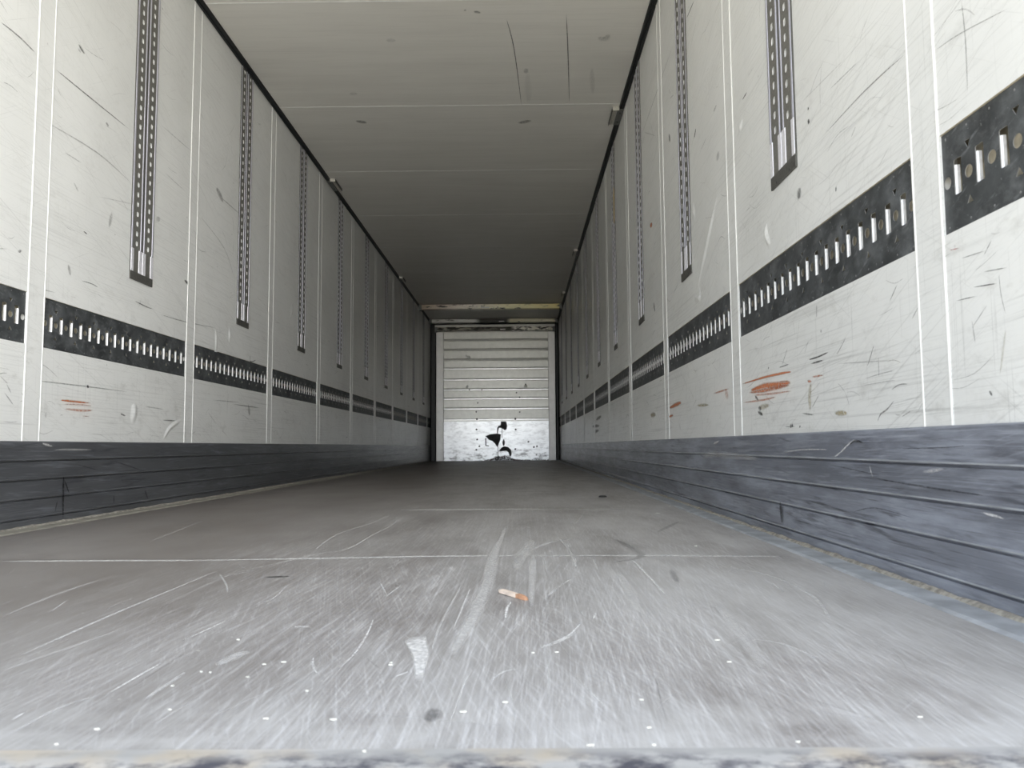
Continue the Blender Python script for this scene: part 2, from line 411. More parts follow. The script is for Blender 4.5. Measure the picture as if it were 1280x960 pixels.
def wall_material():
    m = Mat('white_laminate_worn')
    soft = m.ramp(m.noise(m.co, 2.2, 3), 0.35, 0.7)
    c = m.mix(soft, (0.80, 0.805, 0.79), (0.74, 0.745, 0.73))
    low = m.ramp(m.axis('Z'), 1.3, 0.35, 0.35, 1.0)
    patch = m.ramp(m.noise(m.co, 1.9, 4, 0.6), 0.36, 0.60)
    h1 = m.mul(m.streak((0, 0, 0), (3, 1.3, 150), 0.52, 0.70, 6), patch)
    h2 = m.mul(m.streak((math.radians(4), 0, 0), (3, 4.0, 260), 0.55, 0.70, 6, loc=(0, 5, 1)), m.ramp(m.noise(m.co, 3.1, 4, 0.6), 0.40, 0.62))
    d1 = m.streak((math.radians(24), 0, 0), (3, 1.6, 170), 0.57, 0.72, 6, loc=(3, 1, 2))
    d2 = m.streak((math.radians(-33), 0, 0), (3, 3.0, 180), 0.62, 0.74, 6, loc=(1, 7, 4))
    v1 = m.mul(m.streak((0, 0, 0), (3, 150, 3.0), 0.60, 0.74, 6, loc=(0, 3, 9)), low)
    s = m.mul(h1, m.ramp(m.axis('Z'), 1.6, 0.3, 0.18, 0.40))
    s = m.addv(s, m.mul(h2, m.ramp(m.axis('Z'), 1.8, 0.3, 0.14, 0.38)))
    s = m.addv(s, m.mul(d1, 0.26)); s = m.addv(s, m.mul(d2, 0.22)); s = m.addv(s, m.mul(v1, 0.38))
    c = m.mix(s, c, (0.27, 0.27, 0.26))
    blot = m.mul(m.ramp(m.noise(m.rotscale((0, 0, 0), (1, 11, 19)), 1.0, 6, 0.68), 0.57, 0.72), low)
    c = m.mix(m.mul(blot, 0.30), c, (0.33, 0.32, 0.29))
    rubs = m.mul(m.ramp(m.noise(m.rotscale((0, 0, 0), (1, 2.4, 5), (4, 4, 4)), 1.0, 6, 0.66), 0.52, 0.70), m.ramp(m.noise(m.rotscale((0, 0, 0), (1, 60, 90)), 1.0, 4, 0.6), 0.40, 0.65))
    c = m.mix(m.mul(rubs, 0.18), c, (0.36, 0.355, 0.33))
    vor = m.n('ShaderNodeTexVoronoi'); vor.inputs['Scale'].default_value = 9.0; m.ln(m.rotscale((0, 0, 0), (0.01, 1, 1)), vor.inputs['Vector'])
    spot = m.ramp(vor.outputs['Distance'], 0.045, 0.022)
    c = m.mix(m.mul(spot, m.mul(patch, 0.6)), c, (0.07, 0.07, 0.07))
    m.base(c)
    m.set(m.ramp(m.noise(m.rotscale((0, 0, 0), (1, 1.5, 40)), 1.0, 3), 0.3, 0.7, 0.28, 0.38), 0.0, 0.5)
    m.bump(m.noise(m.rotscale((0, 0, 0), (5, 26, 26)), 1.0, 5), 0.22, 0.002)
    return m.m

def ceiling_material():
    m = Mat('ceiling_laminate')
    c = m.mix(m.ramp(m.noise(m.rotscale((0, 0, 0), (0.8, 6, 1)), 1.5, 4), 0.35, 0.7), (0.80, 0.785, 0.74), (0.75, 0.735, 0.69))
    g = m.ramp(m.noise(m.rotscale((0, 0, 0), (3, 70, 1)), 1.0, 5), 0.5, 0.75)
    c = m.mix(m.mul(g, 0.12), c, (0.40, 0.39, 0.36))
    m.base(c); m.set(0.45, 0, 0.4)
    return m.m

def floor_material():
    m = Mat('phenolic_floor_scratched')
    soft = m.ramp(m.noise(m.rotscale((0, 0, 0), (1.6, 0.8, 1)), 1.0, 4, 0.6), 0.38, 0.64)
    c = m.mix(soft, (0.128, 0.108, 0.095), (0.200, 0.182, 0.171))
    wear_light = m.ramp(m.axis('X'), -0.9, 0.35, 0.02, 1.45)  # paler to the right: wear, plus brightness put into the colour
    haze = m.mul(m.ramp(m.noise(m.rotscale((0, 0, 0), (5, 1.6, 1), (4, 2, 0)), 1.0, 6, 0.65), 0.20, 0.62), wear_light)
    a0 = m.streak((0, 0, 0), (190, 2.2, 1), 0.48, 0.72, 7)
    a1 = m.streak((0, 0, math.radians(9)), (250, 3.0, 1), 0.52, 0.72, 7, loc=(2, 5, 0))
    a2 = m.streak((0, 0, math.radians(-13)), (260, 3.5, 1), 0.53, 0.73, 7, loc=(7, 1, 0))
    a3 = m.streak((0, 0, math.radians(41)), (210, 7, 1), 0.62, 0.74, loc=(1, 9, 0))
    a4 = m.streak((0, 0, math.radians(-58)), (210, 7, 1), 0.63, 0.75, loc=(5, 3, 0))
    f0 = m.streak((0, 0, math.radians(3)), (420, 9, 1), 0.50, 0.66, 7, loc=(3, 3, 0))
    f1 = m.streak((0, 0, math.radians(-24)), (380, 14, 1), 0.56, 0.68, 7, loc=(6, 2, 0))
    s = m.mul(a0, 0.55); s = m.addv(s, m.mul(a1, 0.5)); s = m.addv(s, m.mul(a2, 0.5)); s = m.addv(s, m.mul(f0, 0.45)); s = m.addv(s, m.mul(f1, 0.40)); s = m.addv(s, m.mul(a3, 0.4)); s = m.addv(s, m.mul(a4, 0.35))
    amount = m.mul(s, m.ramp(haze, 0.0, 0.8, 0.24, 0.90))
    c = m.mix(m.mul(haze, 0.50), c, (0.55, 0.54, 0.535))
    door = m.mul(m.ramp(m.axis('Y'), 0.90, 0.74), m.ramp(m.noise(m.rotscale((0, 0, 0), (9, 14, 1), (1, 8, 0)), 1.0, 5, 0.6), 0.36, 0.62))
    c = m.mix(m.mul(door, 0.5), c, (0.56, 0.55, 0.54))
    c = m.mix(amount, c, (0.60, 0.595, 0.60))
    dk = m.ramp(m.noise(m.rotscale((0, 0, 0), (3, 2, 1), (9, 4, 0)), 1.0, 5, 0.6), 0.62, 0.78)
    c = m.mix(m.mul(dk, 0.14), c, (0.085, 0.08, 0.075))
    vor = m.n('ShaderNodeTexVoronoi'); vor.inputs['Scale'].default_value = 34.0; m.ln(m.rotscale((0, 0, 0), (1, 1, 0.01)), vor.inputs['Vector'])
    fleck = m.ramp(vor.outputs['Distance'], 0.085, 0.05)
    c = m.mix(m.mul(fleck, m.mul(m.ramp(m.noise(m.co, 6, 2), 0.5, 0.62), 0.6)), c, (0.62, 0.61, 0.58))
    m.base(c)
    m.set(m.ramp(s, 0.0, 1.0, 0.42, 0.62), 0.0, 0.45)
    m.bump(m.addv(s, m.mul(haze, 0.3)), 0.18, 0.001)
    return m.m

def kick_material(scuff=1.0):
    m = Mat('kick_plate_grey_blue')
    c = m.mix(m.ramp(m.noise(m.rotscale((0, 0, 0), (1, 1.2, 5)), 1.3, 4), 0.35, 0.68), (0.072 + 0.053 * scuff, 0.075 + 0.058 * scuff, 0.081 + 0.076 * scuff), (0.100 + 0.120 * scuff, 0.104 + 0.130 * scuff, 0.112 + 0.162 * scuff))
    s1 = m.streak((0, 0, 0), (2, 4.5, 190), 0.52, 0.68, 6)
    s2 = m.streak((math.radians(12), 0, 0), (2, 6, 130), 0.60, 0.74, loc=(1, 4, 2))
    patch = m.ramp(m.noise(m.rotscale((0, 0, 0), (1, 3, 9), (2, 2, 2)), 1.0, 4), 0.45, 0.65)
    c = m.mix(m.mul(m.addv(m.mul(s1, 0.6), m.mul(s2, 0.5)), m.ramp(patch, 0, 1, 0.2 * scuff, 0.3 + 0.55 * scuff)), c, (0.44, 0.47, 0.54))
    rub = m.ramp(m.noise(m.rotscale((0, 0, 0), (1, 2.2, 14), (5, 1, 7)), 1.0, 6, 0.65), 0.48, 0.66)
    c = m.mix(m.mul(rub, 0.55 * scuff), c, (0.40, 0.43, 0.50))
    b1 = m.streak((0, 0, 0), (2, 3.2, 170), 0.56, 0.68, 6, loc=(8, 2, 5))
    b3 = m.mul(m.streak((math.radians(-3), 0, 0), (2, 5.5, 75), 0.54, 0.64, 6, loc=(4, 9, 3)), m.ramp(m.noise(m.rotscale((0, 0, 0), (1, 2.5, 8), (7, 2, 2)), 1.0, 4), 0.40, 0.60))
    l3 = m.streak((math.radians(2), 0, 0), (2, 4.5, 80), 0.56, 0.68, 6, loc=(9, 1, 6))
    c = m.mix(m.mul(l3, 0.22 + 0.25 * scuff), c, (0.34, 0.36, 0.41))
    c = m.mix(m.addv(m.mul(b1, 0.5), m.mul(b3, 0.62)), c, (0.028, 0.030, 0.036))
    m.base(c); m.set(m.ramp(m.noise(m.rotscale((0, 0, 0), (1, 3, 70)), 1.0, 4), 0.3, 0.7, 0.28, 0.38), 0.0, 0.5)
    m.bump(m.addv(l3, b1), 0.12, 0.001)
    return m.m

def plate_material():
    m = Mat('lashing_plate_black')
    c = m.mix(m.ramp(m.noise(m.co, 14, 5, 0.65), 0.4, 0.7), (0.030, 0.033, 0.035), (0.072, 0.078, 0.082))
    s = m.streak((math.radians(20), 0, 0), (2, 14, 90), 0.60, 0.76)
    c = m.mix(m.mul(s, 0.5), c, (0.34, 0.35, 0.37))
    blot = m.ramp(m.noise(m.rotscale((0, 0, 0), (2, 9, 14), (3, 1, 2)), 1.0, 6, 0.7), 0.50, 0.66)
    c = m.mix(m.mul(blot, 0.30), c, (0.24, 0.25, 0.26))
    f = m.ramp(m.noise(m.co, 160, 2), 0.70, 0.78)
    c = m.mix(m.mul(f, 0.5), c, (0.45, 0.45, 0.45))
    m.base(c); m.set(0.5, 0.0, 0.5)
    return m.m

def galv(name, col, rough, metal, spang=0.15):
    m = Mat(name)
    vor = m.n('ShaderNodeTexVoronoi'); vor.inputs['Scale'].default_value = 120.0; m.ln(m.co, vor.inputs['Vector'])
    v = m.ramp(vor.outputs['Distance'], 0.1, 0.7)
    dark = tuple(c * (1 - spang) for c in col); light = tuple(min(1, c * (1 + spang)) for c in col)
    m.base(m.mix(v, dark, light)); m.set(rough, metal)
    return m.m

def worn_beam(name, stops, fleck_lo, fleck_hi):
    # painted reflective facing worn down to dark metal; stops = sections along the beam (x, colour)
    m = Mat(name)
    cr = m.n('ShaderNodeValToRGB')
    cr.color_ramp.interpolation = 'LINEAR'
    e = cr.color_ramp.elements
    while len(e) > 1: e.remove(e[-1])
    for k, (x, col) in enumerate(stops):
        el = e[0] if k == 0 else e.new(x)
        el.position = x; el.color = (*col, 1)
    m.ln(m.ramp(m.axis('X'), -1.23, 1.23), cr.inputs[0])
    wear = m.ramp(m.noise(m.rotscale((0, 0, 0), (7, 7, 30)), 1.0, 6, 0.7), fleck_lo, fleck_hi)
    c = m.mix(wear, cr.outputs[0], (0.03, 0.028, 0.022))
    m.base(c); m.set(0.38, 0.35)
    return m.m

def bulkhead_plate_material():
    m = Mat('bright_worn_sheet')
    c = m.mix(m.ramp(m.noise(m.rotscale((0, 0, 0), (3, 1, 6)), 1.0, 5), 0.35, 0.65), (0.90, 0.92, 0.93), (0.78, 0.80, 0.81))
    h = m.streak((0, 0, 0), (5, 1, 60), 0.60, 0.72)
    c = m.mix(m.mul(h, 0.5), c, (0.25, 0.26, 0.27))
    low = m.ramp(m.axis('Z'), 0.30, 0.05)
    g = m.mul(m.ramp(m.noise(m.rotscale((0, 0, 0), (6, 1, 14), (4, 0, 1)), 1.0, 6, 0.7), 0.48, 0.62), m.ramp(low, 0, 1, 0.30, 0.95))
    c = m.mix(g, c, (0.14, 0.14, 0.14))
    m.base(c); m.set(0.30, 0.75)
    return m.m

def mark_material(name, col, rough=0.6):
    m = Mat('mark_' + name)
    at = m.n('ShaderNodeAttribute'); at.attribute_name = 'fade'
    n1 = m.ramp(m.noise(m.co, 110, 4, 0.7), 0.30, 0.62, 0.25, 1.0)
    tr = m.n('ShaderNodeBsdfTransparent')
    mx = m.n('ShaderNodeMixShader')
    m.ln(m.mul(at.outputs['Fac'], n1), mx.inputs[0])
    m.ln(tr.outputs[0], mx.inputs[1]); m.ln(m.b.outputs[0], mx.inputs[2])
    m.ln(mx.outputs[0], m.out.inputs[0])
    m.base(col); m.set(rough)
    return m.m

M_WALL = wall_material()
M_CEIL = ceiling_material()
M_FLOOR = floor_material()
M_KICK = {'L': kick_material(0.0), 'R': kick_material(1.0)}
M_PLATE = plate_material()
M_BEAD = simple('white_joint_bead', (0.85, 0.85, 0.83), 0.35, 0, 0.04)
M_CAVITY = simple('cream_insulation_back', (0.62, 0.56, 0.43), 0.8, 0, 0.15, 60)
M_ZINC = galv('zinc_tab', (0.80, 0.80, 0.80), 0.45, 0.35, 0.10)
M_RIVETGREY = simple('small_rivet_grey', (0.22, 0.22, 0.22), 0.5, 0.3)
M_PUNCH = simple('punched_edge_grey', (0.34, 0.34, 0.33), 0.5, 0.3)
M_KICKLIP = simple('pale_plank_lip', (0.36, 0.375, 0.40), 0.35, 0.2, 0.3, 9)  # paler tone for the lip faces of the right kick plate
M_WEB = galv('dull_galvanised_web', (0.17, 0.165, 0.15), 0.55, 0.25, 0.12)
M_LIP = galv('bright_aluminium_lip', (0.50, 0.495, 0.55), 0.42, 0.5, 0.05)
M_END = galv('bright_track_end', (0.86, 0.85, 0.90), 0.4, 0.3, 0.05)
M_CAPPLATE = galv('dark_end_plate', (0.10, 0.098, 0.09), 0.5, 0.3, 0.12)
M_BLACK = simple('black_rubber_profile', (0.012, 0.014, 0.015), 0.45)
M_EDGE = simple('aluminium_floor_edge', (0.43, 0.45, 0.48), 0.42, 0.15, 0.22, 14)
M_EDGE_DULL = simple('dull_tan_floor_edge', (0.30, 0.285, 0.245), 0.6, 0.0, 0.22, 14)
M_SEAL = simple('sealant_tan', (0.29, 0.27, 0.235), 0.85, 0, 0.35, 70)
M_PANEL = simple('bulkhead_panel_grey', (0.66, 0.66, 0.62), 0.36, 0.6, 0.05, 12)
M_LEDGE_LIT = simple('bulkhead_ledge_lit', (0.90, 0.90, 0.89), 0.30, 0.7, 0.05, 12)
M_POST = simple('bulkhead_post_white', (0.80, 0.79, 0.77), 0.38, 0.45, 0.05, 10)
M_SHEET = bulkhead_plate_material()
M_DARKHOLE = simple('dark_backing', (0.085, 0.087, 0.087), 0.7, 0, 0.2, 30)
M_RIVET = simple('dark_rivet', (0.07, 0.07, 0.07), 0.5, 0.4)
M_BRACKET = galv('bracket_grey_steel', (0.17, 0.175, 0.17), 0.5, 0.4, 0.15)
M_FLANGE = galv('bracket_bright_flange', (0.62, 0.60, 0.55), 0.4, 0.5, 0.12)
M_WOOD = simple('pale_splintered_wood', (0.66, 0.55, 0.46), 0.8, 0, 0.15, 90)
M_WOODTIP = simple('rust_brown_wood', (0.40, 0.22, 0.13), 0.8, 0, 0.25, 90)
M_CHIP = simple('white_chip', (0.78, 0.77, 0.70), 0.7)
M_DARKCHIP = simple('dark_chip', (0.03, 0.03, 0.03), 0.7)
M_YELLOW = simple('yellow_paint', (0.62, 0.45, 0.10), 0.6)
M_BEAM1 = worn_beam('beam_worn_cream', [(0.0, (0.45, 0.36, 0.25)), (0.22, (0.80, 0.70, 0.62)), (0.40, (0.95, 0.90, 0.80)), (0.60, (0.98, 0.93, 0.66)), (1.0, (0.95, 0.82, 0.40))], 0.56, 0.62)
M_BEAM2 = worn_beam('beam_worn_mixed', [(0.0, (0.85, 0.84, 0.80)), (0.36, (0.92, 0.91, 0.88)), (0.40, (0.07, 0.07, 0.06)), (0.60, (0.07, 0.07, 0.06)), (0.63, (0.98, 0.94, 0.70)), (0.82, (0.92, 0.88, 0.70)), (1.0, (0.85, 0.80, 0.62))], 0.58, 0.66)
M_BEAM3 = worn_beam('beam_peeled_dark', [(0.0, (0.60, 0.58, 0.50)), (0.40, (0.25, 0.24, 0.20)), (0.62, (0.05, 0.05, 0.04)), (0.66, (0.95, 0.93, 0.85)), (1.0, (0.75, 0.72, 0.60))], 0.46, 0.53)
MARK = {
    'pale': mark_material('pale', (0.82, 0.81, 0.80)), 'dark': mark_material('dark', (0.055, 0.055, 0.055)),
    'black': mark_material('black', (0.008, 0.008, 0.009)), 'orange': mark_material('orange', (0.56, 0.17, 0.05)),
    'tan': mark_material('tan', (0.42, 0.36, 0.22)), 'white': mark_material('white', (0.92, 0.92, 0.90), 0.35),
    'red': mark_material('red', (0.62, 0.20, 0.18)),
}

# ------------------------------------------------------------------ mesh helpers
def link(name, bm, mats, parent=None, loc=None, smooth=False):
    me = bpy.data.meshes.new(name)
    bm.to_mesh(me); bm.free()
    for mt in (mats if isinstance(mats, (list, tuple)) else [mats]): me.materials.append(mt)
    if smooth:
        for p in me.polygons: p.use_smooth = True
    o = bpy.data.objects.new(name, me)
    COL.objects.link(o)
    if parent is not None: o.parent = parent
    if loc is not None: o.location = loc
    return o
def structure(name, bm, mats):
    o = link(name, bm, mats); o['kind'] = 'structure'; return o
def root(name, loc, label, cat, group=None):
    o = bpy.data.objects.new(name, None); o.empty_display_size = 0.1
    COL.objects.link(o); o.location = loc
    tag(o, label, cat, group); return o
def tag(o, label, cat, group=None):
    o['label'] = label; o['category'] = cat
    if group: o['group'] = group
def copy_thing(o, loc, label):
    c = o.copy(); COL.objects.link(c); c.location = loc; c['label'] = label
    for ch in o.children:
        d = ch.copy(); COL.objects.link(d); d.parent = c
        for g in ch.children:
            e = g.copy(); COL.objects.link(e); e.parent = d
    return c
def box(bm, x0, x1, y0, y1, z0, z1, mi=0, bevel=0.0):
    x0, x1 = min(x0, x1), max(x0, x1)
    v = [bm.verts.new(p) for p in ((x0, y0, z0), (x1, y0, z0), (x1, y1, z0), (x0, y1, z0), (x0, y0, z1), (x1, y0, z1), (x1, y1, z1), (x0, y1, z1))]
    fs = [bm.faces.new([v[i] for i in q]) for q in ((3, 2, 1, 0), (4, 5, 6, 7), (0, 1, 5, 4), (1, 2, 6, 5), (2, 3, 7, 6), (3, 0, 4, 7))]
    for f in fs: f.material_index = mi
    if bevel > 0:
        es = list({e for f in fs for e in f.edges})
        r = bmesh.ops.bevel(bm, geom=es, offset=bevel, segments=2, profile=0.5, affect='EDGES')
        for f in r['faces']: f.material_index = mi
def extrude_profile(bm, pts, a0, a1, put, mi=0, closed=True):
    # pts: 2-D outline; put(p, a) gives the 3-D point at distance a along the run
    A = [bm.verts.new(put(p, a0)) for p in pts]; B = [bm.verts.new(put(p, a1)) for p in pts]
    n = len(pts); fs = []
    for i in range(n if closed else n - 1):
        j = (i + 1) % n
        fs.append(bm.faces.new((A[i], A[j], B[j], B[i])))
    if closed:
        fs.append(bm.faces.new(list(reversed(A)))); fs.append(bm.faces.new(B))
    for f in fs: f.material_index = mi
    return fs
def side_put(side):
    # wall coordinates: u along the trailer, v up, n out of the wall into the room
    if side == 'L': return lambda u, v, n: (WL + n, u, v)
    return lambda u, v, n: (WR - n, u, v)
def local_put(side):
    s = 1 if side == 'L' else -1
    return lambda u, v, n: (s * n, u, v)
def wbox(bm, put, u0, u1, v0, v1, n0, n1, mi=0, bevel=0.0):
    a = put(u0, v0, n0); b = put(u1, v1, n1)
    box(bm, a[0], b[0], min(a[1], b[1]), max(a[1], b[1]), min(a[2], b[2]), max(a[2], b[2]), mi, bevel)
def perforated(bm, outer, holes, n0, n1, put, mi_face=0, mi_edge=1):
    # flat plate with real holes: outlines in (u, v), thickness from n0 (back) to n1 (front)
    b2 = bmesh.new()
    loops = [outer] + holes
    edges = []
    for lp in loops:
        vs_ = [b2.verts.new((p[0], p[1], 0)) for p in lp]
        for i in range(len(vs_)): edges.append(b2.edges.new((vs_[i], vs_[(i + 1) % len(vs_)])))
    bmesh.ops.triangle_fill(b2, use_beauty=True, use_dissolve=False, edges=edges)
    b2.verts.index_update()
    front = {v.index: bm.verts.new(put(v.co.x, v.co.y, n1)) for v in b2.verts}
    back = {v.index: bm.verts.new(put(v.co.x, v.co.y, n0)) for v in b2.verts}
    for f in b2.faces:
        ids = [v.index for v in f.verts]
        x = bm.faces.new([front[i] for i in ids]); x.material_index = mi_face
        x = bm.faces.new([back[i] for i in reversed(ids)]); x.material_index = mi_face
    for e in b2.edges:
        if len(e.link_faces) == 1:
            i, j = e.verts[0].index, e.verts[1].index
            x = bm.faces.new((front[i], front[j], back[j], back[i])); x.material_index = mi_edge
    b2.free()
    bmesh.ops.recalc_face_normals(bm, faces=bm.faces[:])
def disc(cu, cv, r, seg=18): return [(cu + r * math.cos(2 * math.pi * k / seg), cv + r * math.sin(2 * math.pi * k / seg)) for k in range(seg)]
def rrect(cu, cv, w, h, r, seg=4):
    out = []
    for sx, sy, a0 in ((1, 1, 0), (-1, 1, 90), (-1, -1, 180), (1, -1, 270)):
        for k in range(seg + 1):
            a = math.radians(a0 + 90 * k / seg)
            out.append((cu + sx * (w / 2 - r) + r * math.cos(a), cv + sy * (h / 2 - r) + r * math.sin(a)))
    return out
def half_round(bm, put, pts_uv, r, n0=0.0, mi=0, along='v', seg=6):
    # bead of half-round section running along v (or u) between two ends
    (a0, a1, c) = pts_uv
    prof = [(c + r * math.cos(math.pi * k / seg), n0 + r * 0.6 * math.sin(math.pi * k / seg)) for k in range(seg + 1)]
    if along == 'v': f = lambda p, a: put(p[0], a, p[1])
    else: f = lambda p, a: put(a, p[0], p[1])
    extrude_profile(bm, prof, a0, a1, f, mi)

def smooth_line(pts, step=4):
    if len(pts) < 3: 
        a, b = pts[0], pts[-1]
        return [(a[0] + (b[0] - a[0]) * k / 6, a[1] + (b[1] - a[1]) * k / 6) for k in range(7)]
    out = []
    P = [pts[0]] + list(pts) + [pts[-1]]
    for i in range(1, len(P) - 2):
        p0, p1, p2, p3 = P[i - 1], P[i], P[i + 1], P[i + 2]
        for k in range(step):
            t = k / step
            out.append(tuple(0.5 * (2 * p1[d] + (p2[d] - p0[d]) * t + (2 * p0[d] - 5 * p1[d] + 4 * p2[d] - p3[d]) * t * t + (3 * p1[d] - p0[d] - 3 * p2[d] + p3[d]) * t ** 3) for d in (0, 1)))
    out.append(pts[-1]); return out
def ribbon(bm, lay, pts, width, alpha, mi, put):
    # a scuff or scratch lying on a surface: soft edged ribbon, put(a, b) -> 3-D point just above the surface
    line = smooth_line(pts)
    n = len(line); rows = []
    for i, p in enumerate(line):
        a = line[max(0, i - 1)]; b = line[min(n - 1, i + 1)]
        t = (b[0] - a[0], b[1] - a[1]); L = math.hypot(*t) or 1e-6
        nx, ny = -t[1] / L, t[0] / L
        taper = min(1.0, 0.35 + 2.2 * min(i, n - 1 - i) / n)
        row = []
        for off, f in ((-0.85, 0.0), (-0.3, 1.0), (0.3, 1.0), (0.85, 0.0)):
            v = bm.verts.new(put(p[0] + nx * off * width * taper, p[1] + ny * off * width * taper))
            v[lay] = alpha * f * (0.0 if i in (0, n - 1) else 1.0)
            row.append(v)
        rows.append(row)
    for i in range(n - 1):
        for k in range(3):
            f = bm.faces.new((rows[i][k], rows[i][k + 1], rows[i + 1][k + 1], rows[i + 1][k])); f.material_index = mi
MARK_KEYS = list(MARK)
def ridge(bm, lay, pts, width, height, put):
    # a dent pushed up from behind the laminate: a low rounded ridge of the wall's own skin
    line = smooth_line(pts); n = len(line); rows = []
    for i, p in enumerate(line):
        a = line[max(0, i - 1)]; b = line[min(n - 1, i + 1)]
        t = (b[0] - a[0], b[1] - a[1]); L = math.hypot(*t) or 1e-6
        nx, ny = -t[1] / L, t[0] / L
        k = min(1.0, 3.0 * min(i, n - 1 - i) / n)
        rows.append([bm.verts.new(put(p[0] + nx * o * width, p[1] + ny * o * width, -0.0003 + h * height * k)) for o, h in ((-1, 0), (-0.55, 0.35), (-0.2, 0.9), (0, 1), (0.2, 0.9), (0.55, 0.35), (1, 0))])
    for i in range(n - 1):
        for k in range(6):
            f = bm.faces.new((rows[i][k], rows[i][k + 1], rows[i + 1][k + 1], rows[i + 1][k])); f.material_index = 0; f.smooth = True
def marked(bm, marks, put, first, lay, wall_put=None):
    for pts, w, c, a in marks:
        if c == 'white' and wall_put is not None: ridge(bm, lay, pts, max(w * 1.6, 0.008), min(0.006, w * 0.55), wall_put)
        else: ribbon(bm, lay, pts, w, min(1.0, a * 1.35), first + MARK_KEYS.index(c), put)
ORD = ['first', 'second', 'third', 'fourth', 'fifth', 'sixth', 'seventh', 'eighth', 'ninth', 'tenth', 'eleventh', 'twelfth']
SIDE_WORD = {'L': 'left', 'R': 'right'}

# ------------------------------------------------------------------ floor
bm = bmesh.new(); lay = bm.verts.layers.float.new('fade')
box(bm, WL + 0.06, WR - 0.06, Y_SILL, 15.0, -0.03, 0.0)
fput = lambda x, y: (x, y, 0.0005)
marked(bm, FLOOR_MARKS, fput, 1, lay)
# the worn white patch
c0 = (sum(p[0] for p in WORN_PATCH) / len(WORN_PATCH), sum(p[1] for p in WORN_PATCH) / len(WORN_PATCH))
cv = bm.verts.new((c0[0], c0[1], 0.0007)); cv[lay] = 0.9
inn, outv = [], []
for p in WORN_PATCH:
    v = bm.verts.new((c0[0] + (p[0] - c0[0]) * 0.8, c0[1] + (p[1] - c0[1]) * 0.8, 0.0007)); v[lay] = 0.85; inn.append(v)
    v = bm.verts.new((c0[0] + (p[0] - c0[0]) * 1.1, c0[1] + (p[1] - c0[1]) * 1.1, 0.0007)); v[lay] = 0.0; outv.append(v)
for i in range(len(inn)):
    j = (i + 1) % len(inn)
    for q in ((cv, inn[i], inn[j]), (inn[i], outv[i], outv[j], inn[j])):
        f = bm.faces.new(q); f.material_index = 1
# hundreds of shallow drag scratches along the floor
for k in range(800):
    y = Y_SILL + 0.05 + (rng.random() ** 1.7) * 11.5
    x = rng.uniform(WL + 0.12, WR - 0.12)
    ang = rng.gauss(0, 0.22) if rng.random() < 0.8 else rng.uniform(-1.4, 1.4)
    ln = rng.uniform(0.03, 0.30) * (0.6 + 0.10 * y)
    bend = rng.gauss(0, 0.12)
    pts = []
    for t in (0, 0.33, 0.66, 1.0):
        a = ang + bend * (t - 0.5) * 2
        pts.append((x + math.sin(a) * ln * t, y + math.cos(a) * ln * t))
    if any(not (WL + 0.1 < p[0] < WR - 0.1 and Y_SILL < p[1] < 14.7) for p in pts): continue
    ribbon(bm, lay, pts, rng.choice((0.0008, 0.001, 0.0014, 0.0022)) * (0.7 + 0.12 * y), rng.uniform(0.10, 0.34), 1 + MARK_KEYS.index('pale' if rng.random() < 0.88 else 'dark'), lambda a, b: (a, b, 0.0004))
# cross joints between the floor boards
for k in range(1, 10):
    y = 1.935 + 1.43 * (k - 1)
    if y > 14.5: break
    box(bm, WL + 0.09, WR - 0.09, y - 0.0025, y + 0.0025, 0.0, 0.0003, 1 + MARK_KEYS.index('dark'))
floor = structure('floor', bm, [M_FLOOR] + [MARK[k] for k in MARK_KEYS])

# raised edge strips along both sides, with the tan sealant in the corner
tn = 1
def next_trim():
    global tn
    s = 'trim_%d' % tn; tn += 1; return s
for side in 'LR':
    put = side_put(side)
    bm = bmesh.new()
    extrude_profile(bm, [(0.0, -0.03), (0.0, 0.004), (0.070, 0.004), (0.078, 0.001), (0.078, -0.03)], Y_SILL, Y_END, lambda p, a: put(a, p[1], p[0]))
    # sealant bead, uneven
    rr = random.Random(3 if side == 'L' else 5)
    rows = []
    y = Y_SILL
    while y < Y_END:
        wob = math.sin(y * 31) * 0.5 + math.sin(y * 67 + 1.3) * 0.35 + rr.uniform(-0.35, 0.35)
        w = 0.010 + 0.003 * wob if y < 5 else 0.009; h = 0.006 + 0.002 * wob if y < 5 else 0.008
        rows.append([bm.verts.new(put(y, q[1] + 0.004, q[0] + 0.007)) for q in ((0, h), (w * 0.45, h * 0.75), (w * 0.8, h * 0.35), (w, 0))])
        y += 0.012 if y < 3.5 else 0.06
    for i in range(len(rows) - 1):
        for k in range(3):
            f = bm.faces.new((rows[i][k], rows[i][k + 1], rows[i + 1][k + 1], rows[i + 1][k])); f.material_index = 1
    structure(next_trim(), bm, [M_EDGE_DULL if side == 'L' else M_EDGE, M_SEAL])

# worn sill at the open end
m = Mat('worn_sill')
c = m.mix(m.ramp(m.noise(m.rotscale((0, 0, 0), (5, 30, 1)), 1.0, 5), 0.35, 0.65), (0.52, 0.51, 0.505), (0.38, 0.375, 0.37))
c = m.mix(m.mul(m.ramp(m.noise(m.co, 9, 3), 0.50, 0.66), 0.65), c, (0.52, 0.43, 0.31))
c = m.mix(m.mul(m.ramp(m.noise(m.rotscale((0, 0, 0), (16, 22, 1), (3, 3, 0)), 1.0, 5, 0.65), 0.44, 0.58), m.ramp(m.axis('Y'), 0.718, 0.690)), c, (0.08, 0.08, 0.10))
m.base(c); m.set(0.55, 0.2)
bm = bmesh.new()
extrude_profile(bm, [(Y_SILL - 0.0002, -0.12), (Y_SILL, 0.0005), (0.69, 0.0), (0.655, -0.003), (0.635, -0.018), (0.63, -0.12)], WL - 0.06, WR + 0.06, lambda p, a: (a, p[0], p[1]))
structure(next_trim(), bm, m.m)

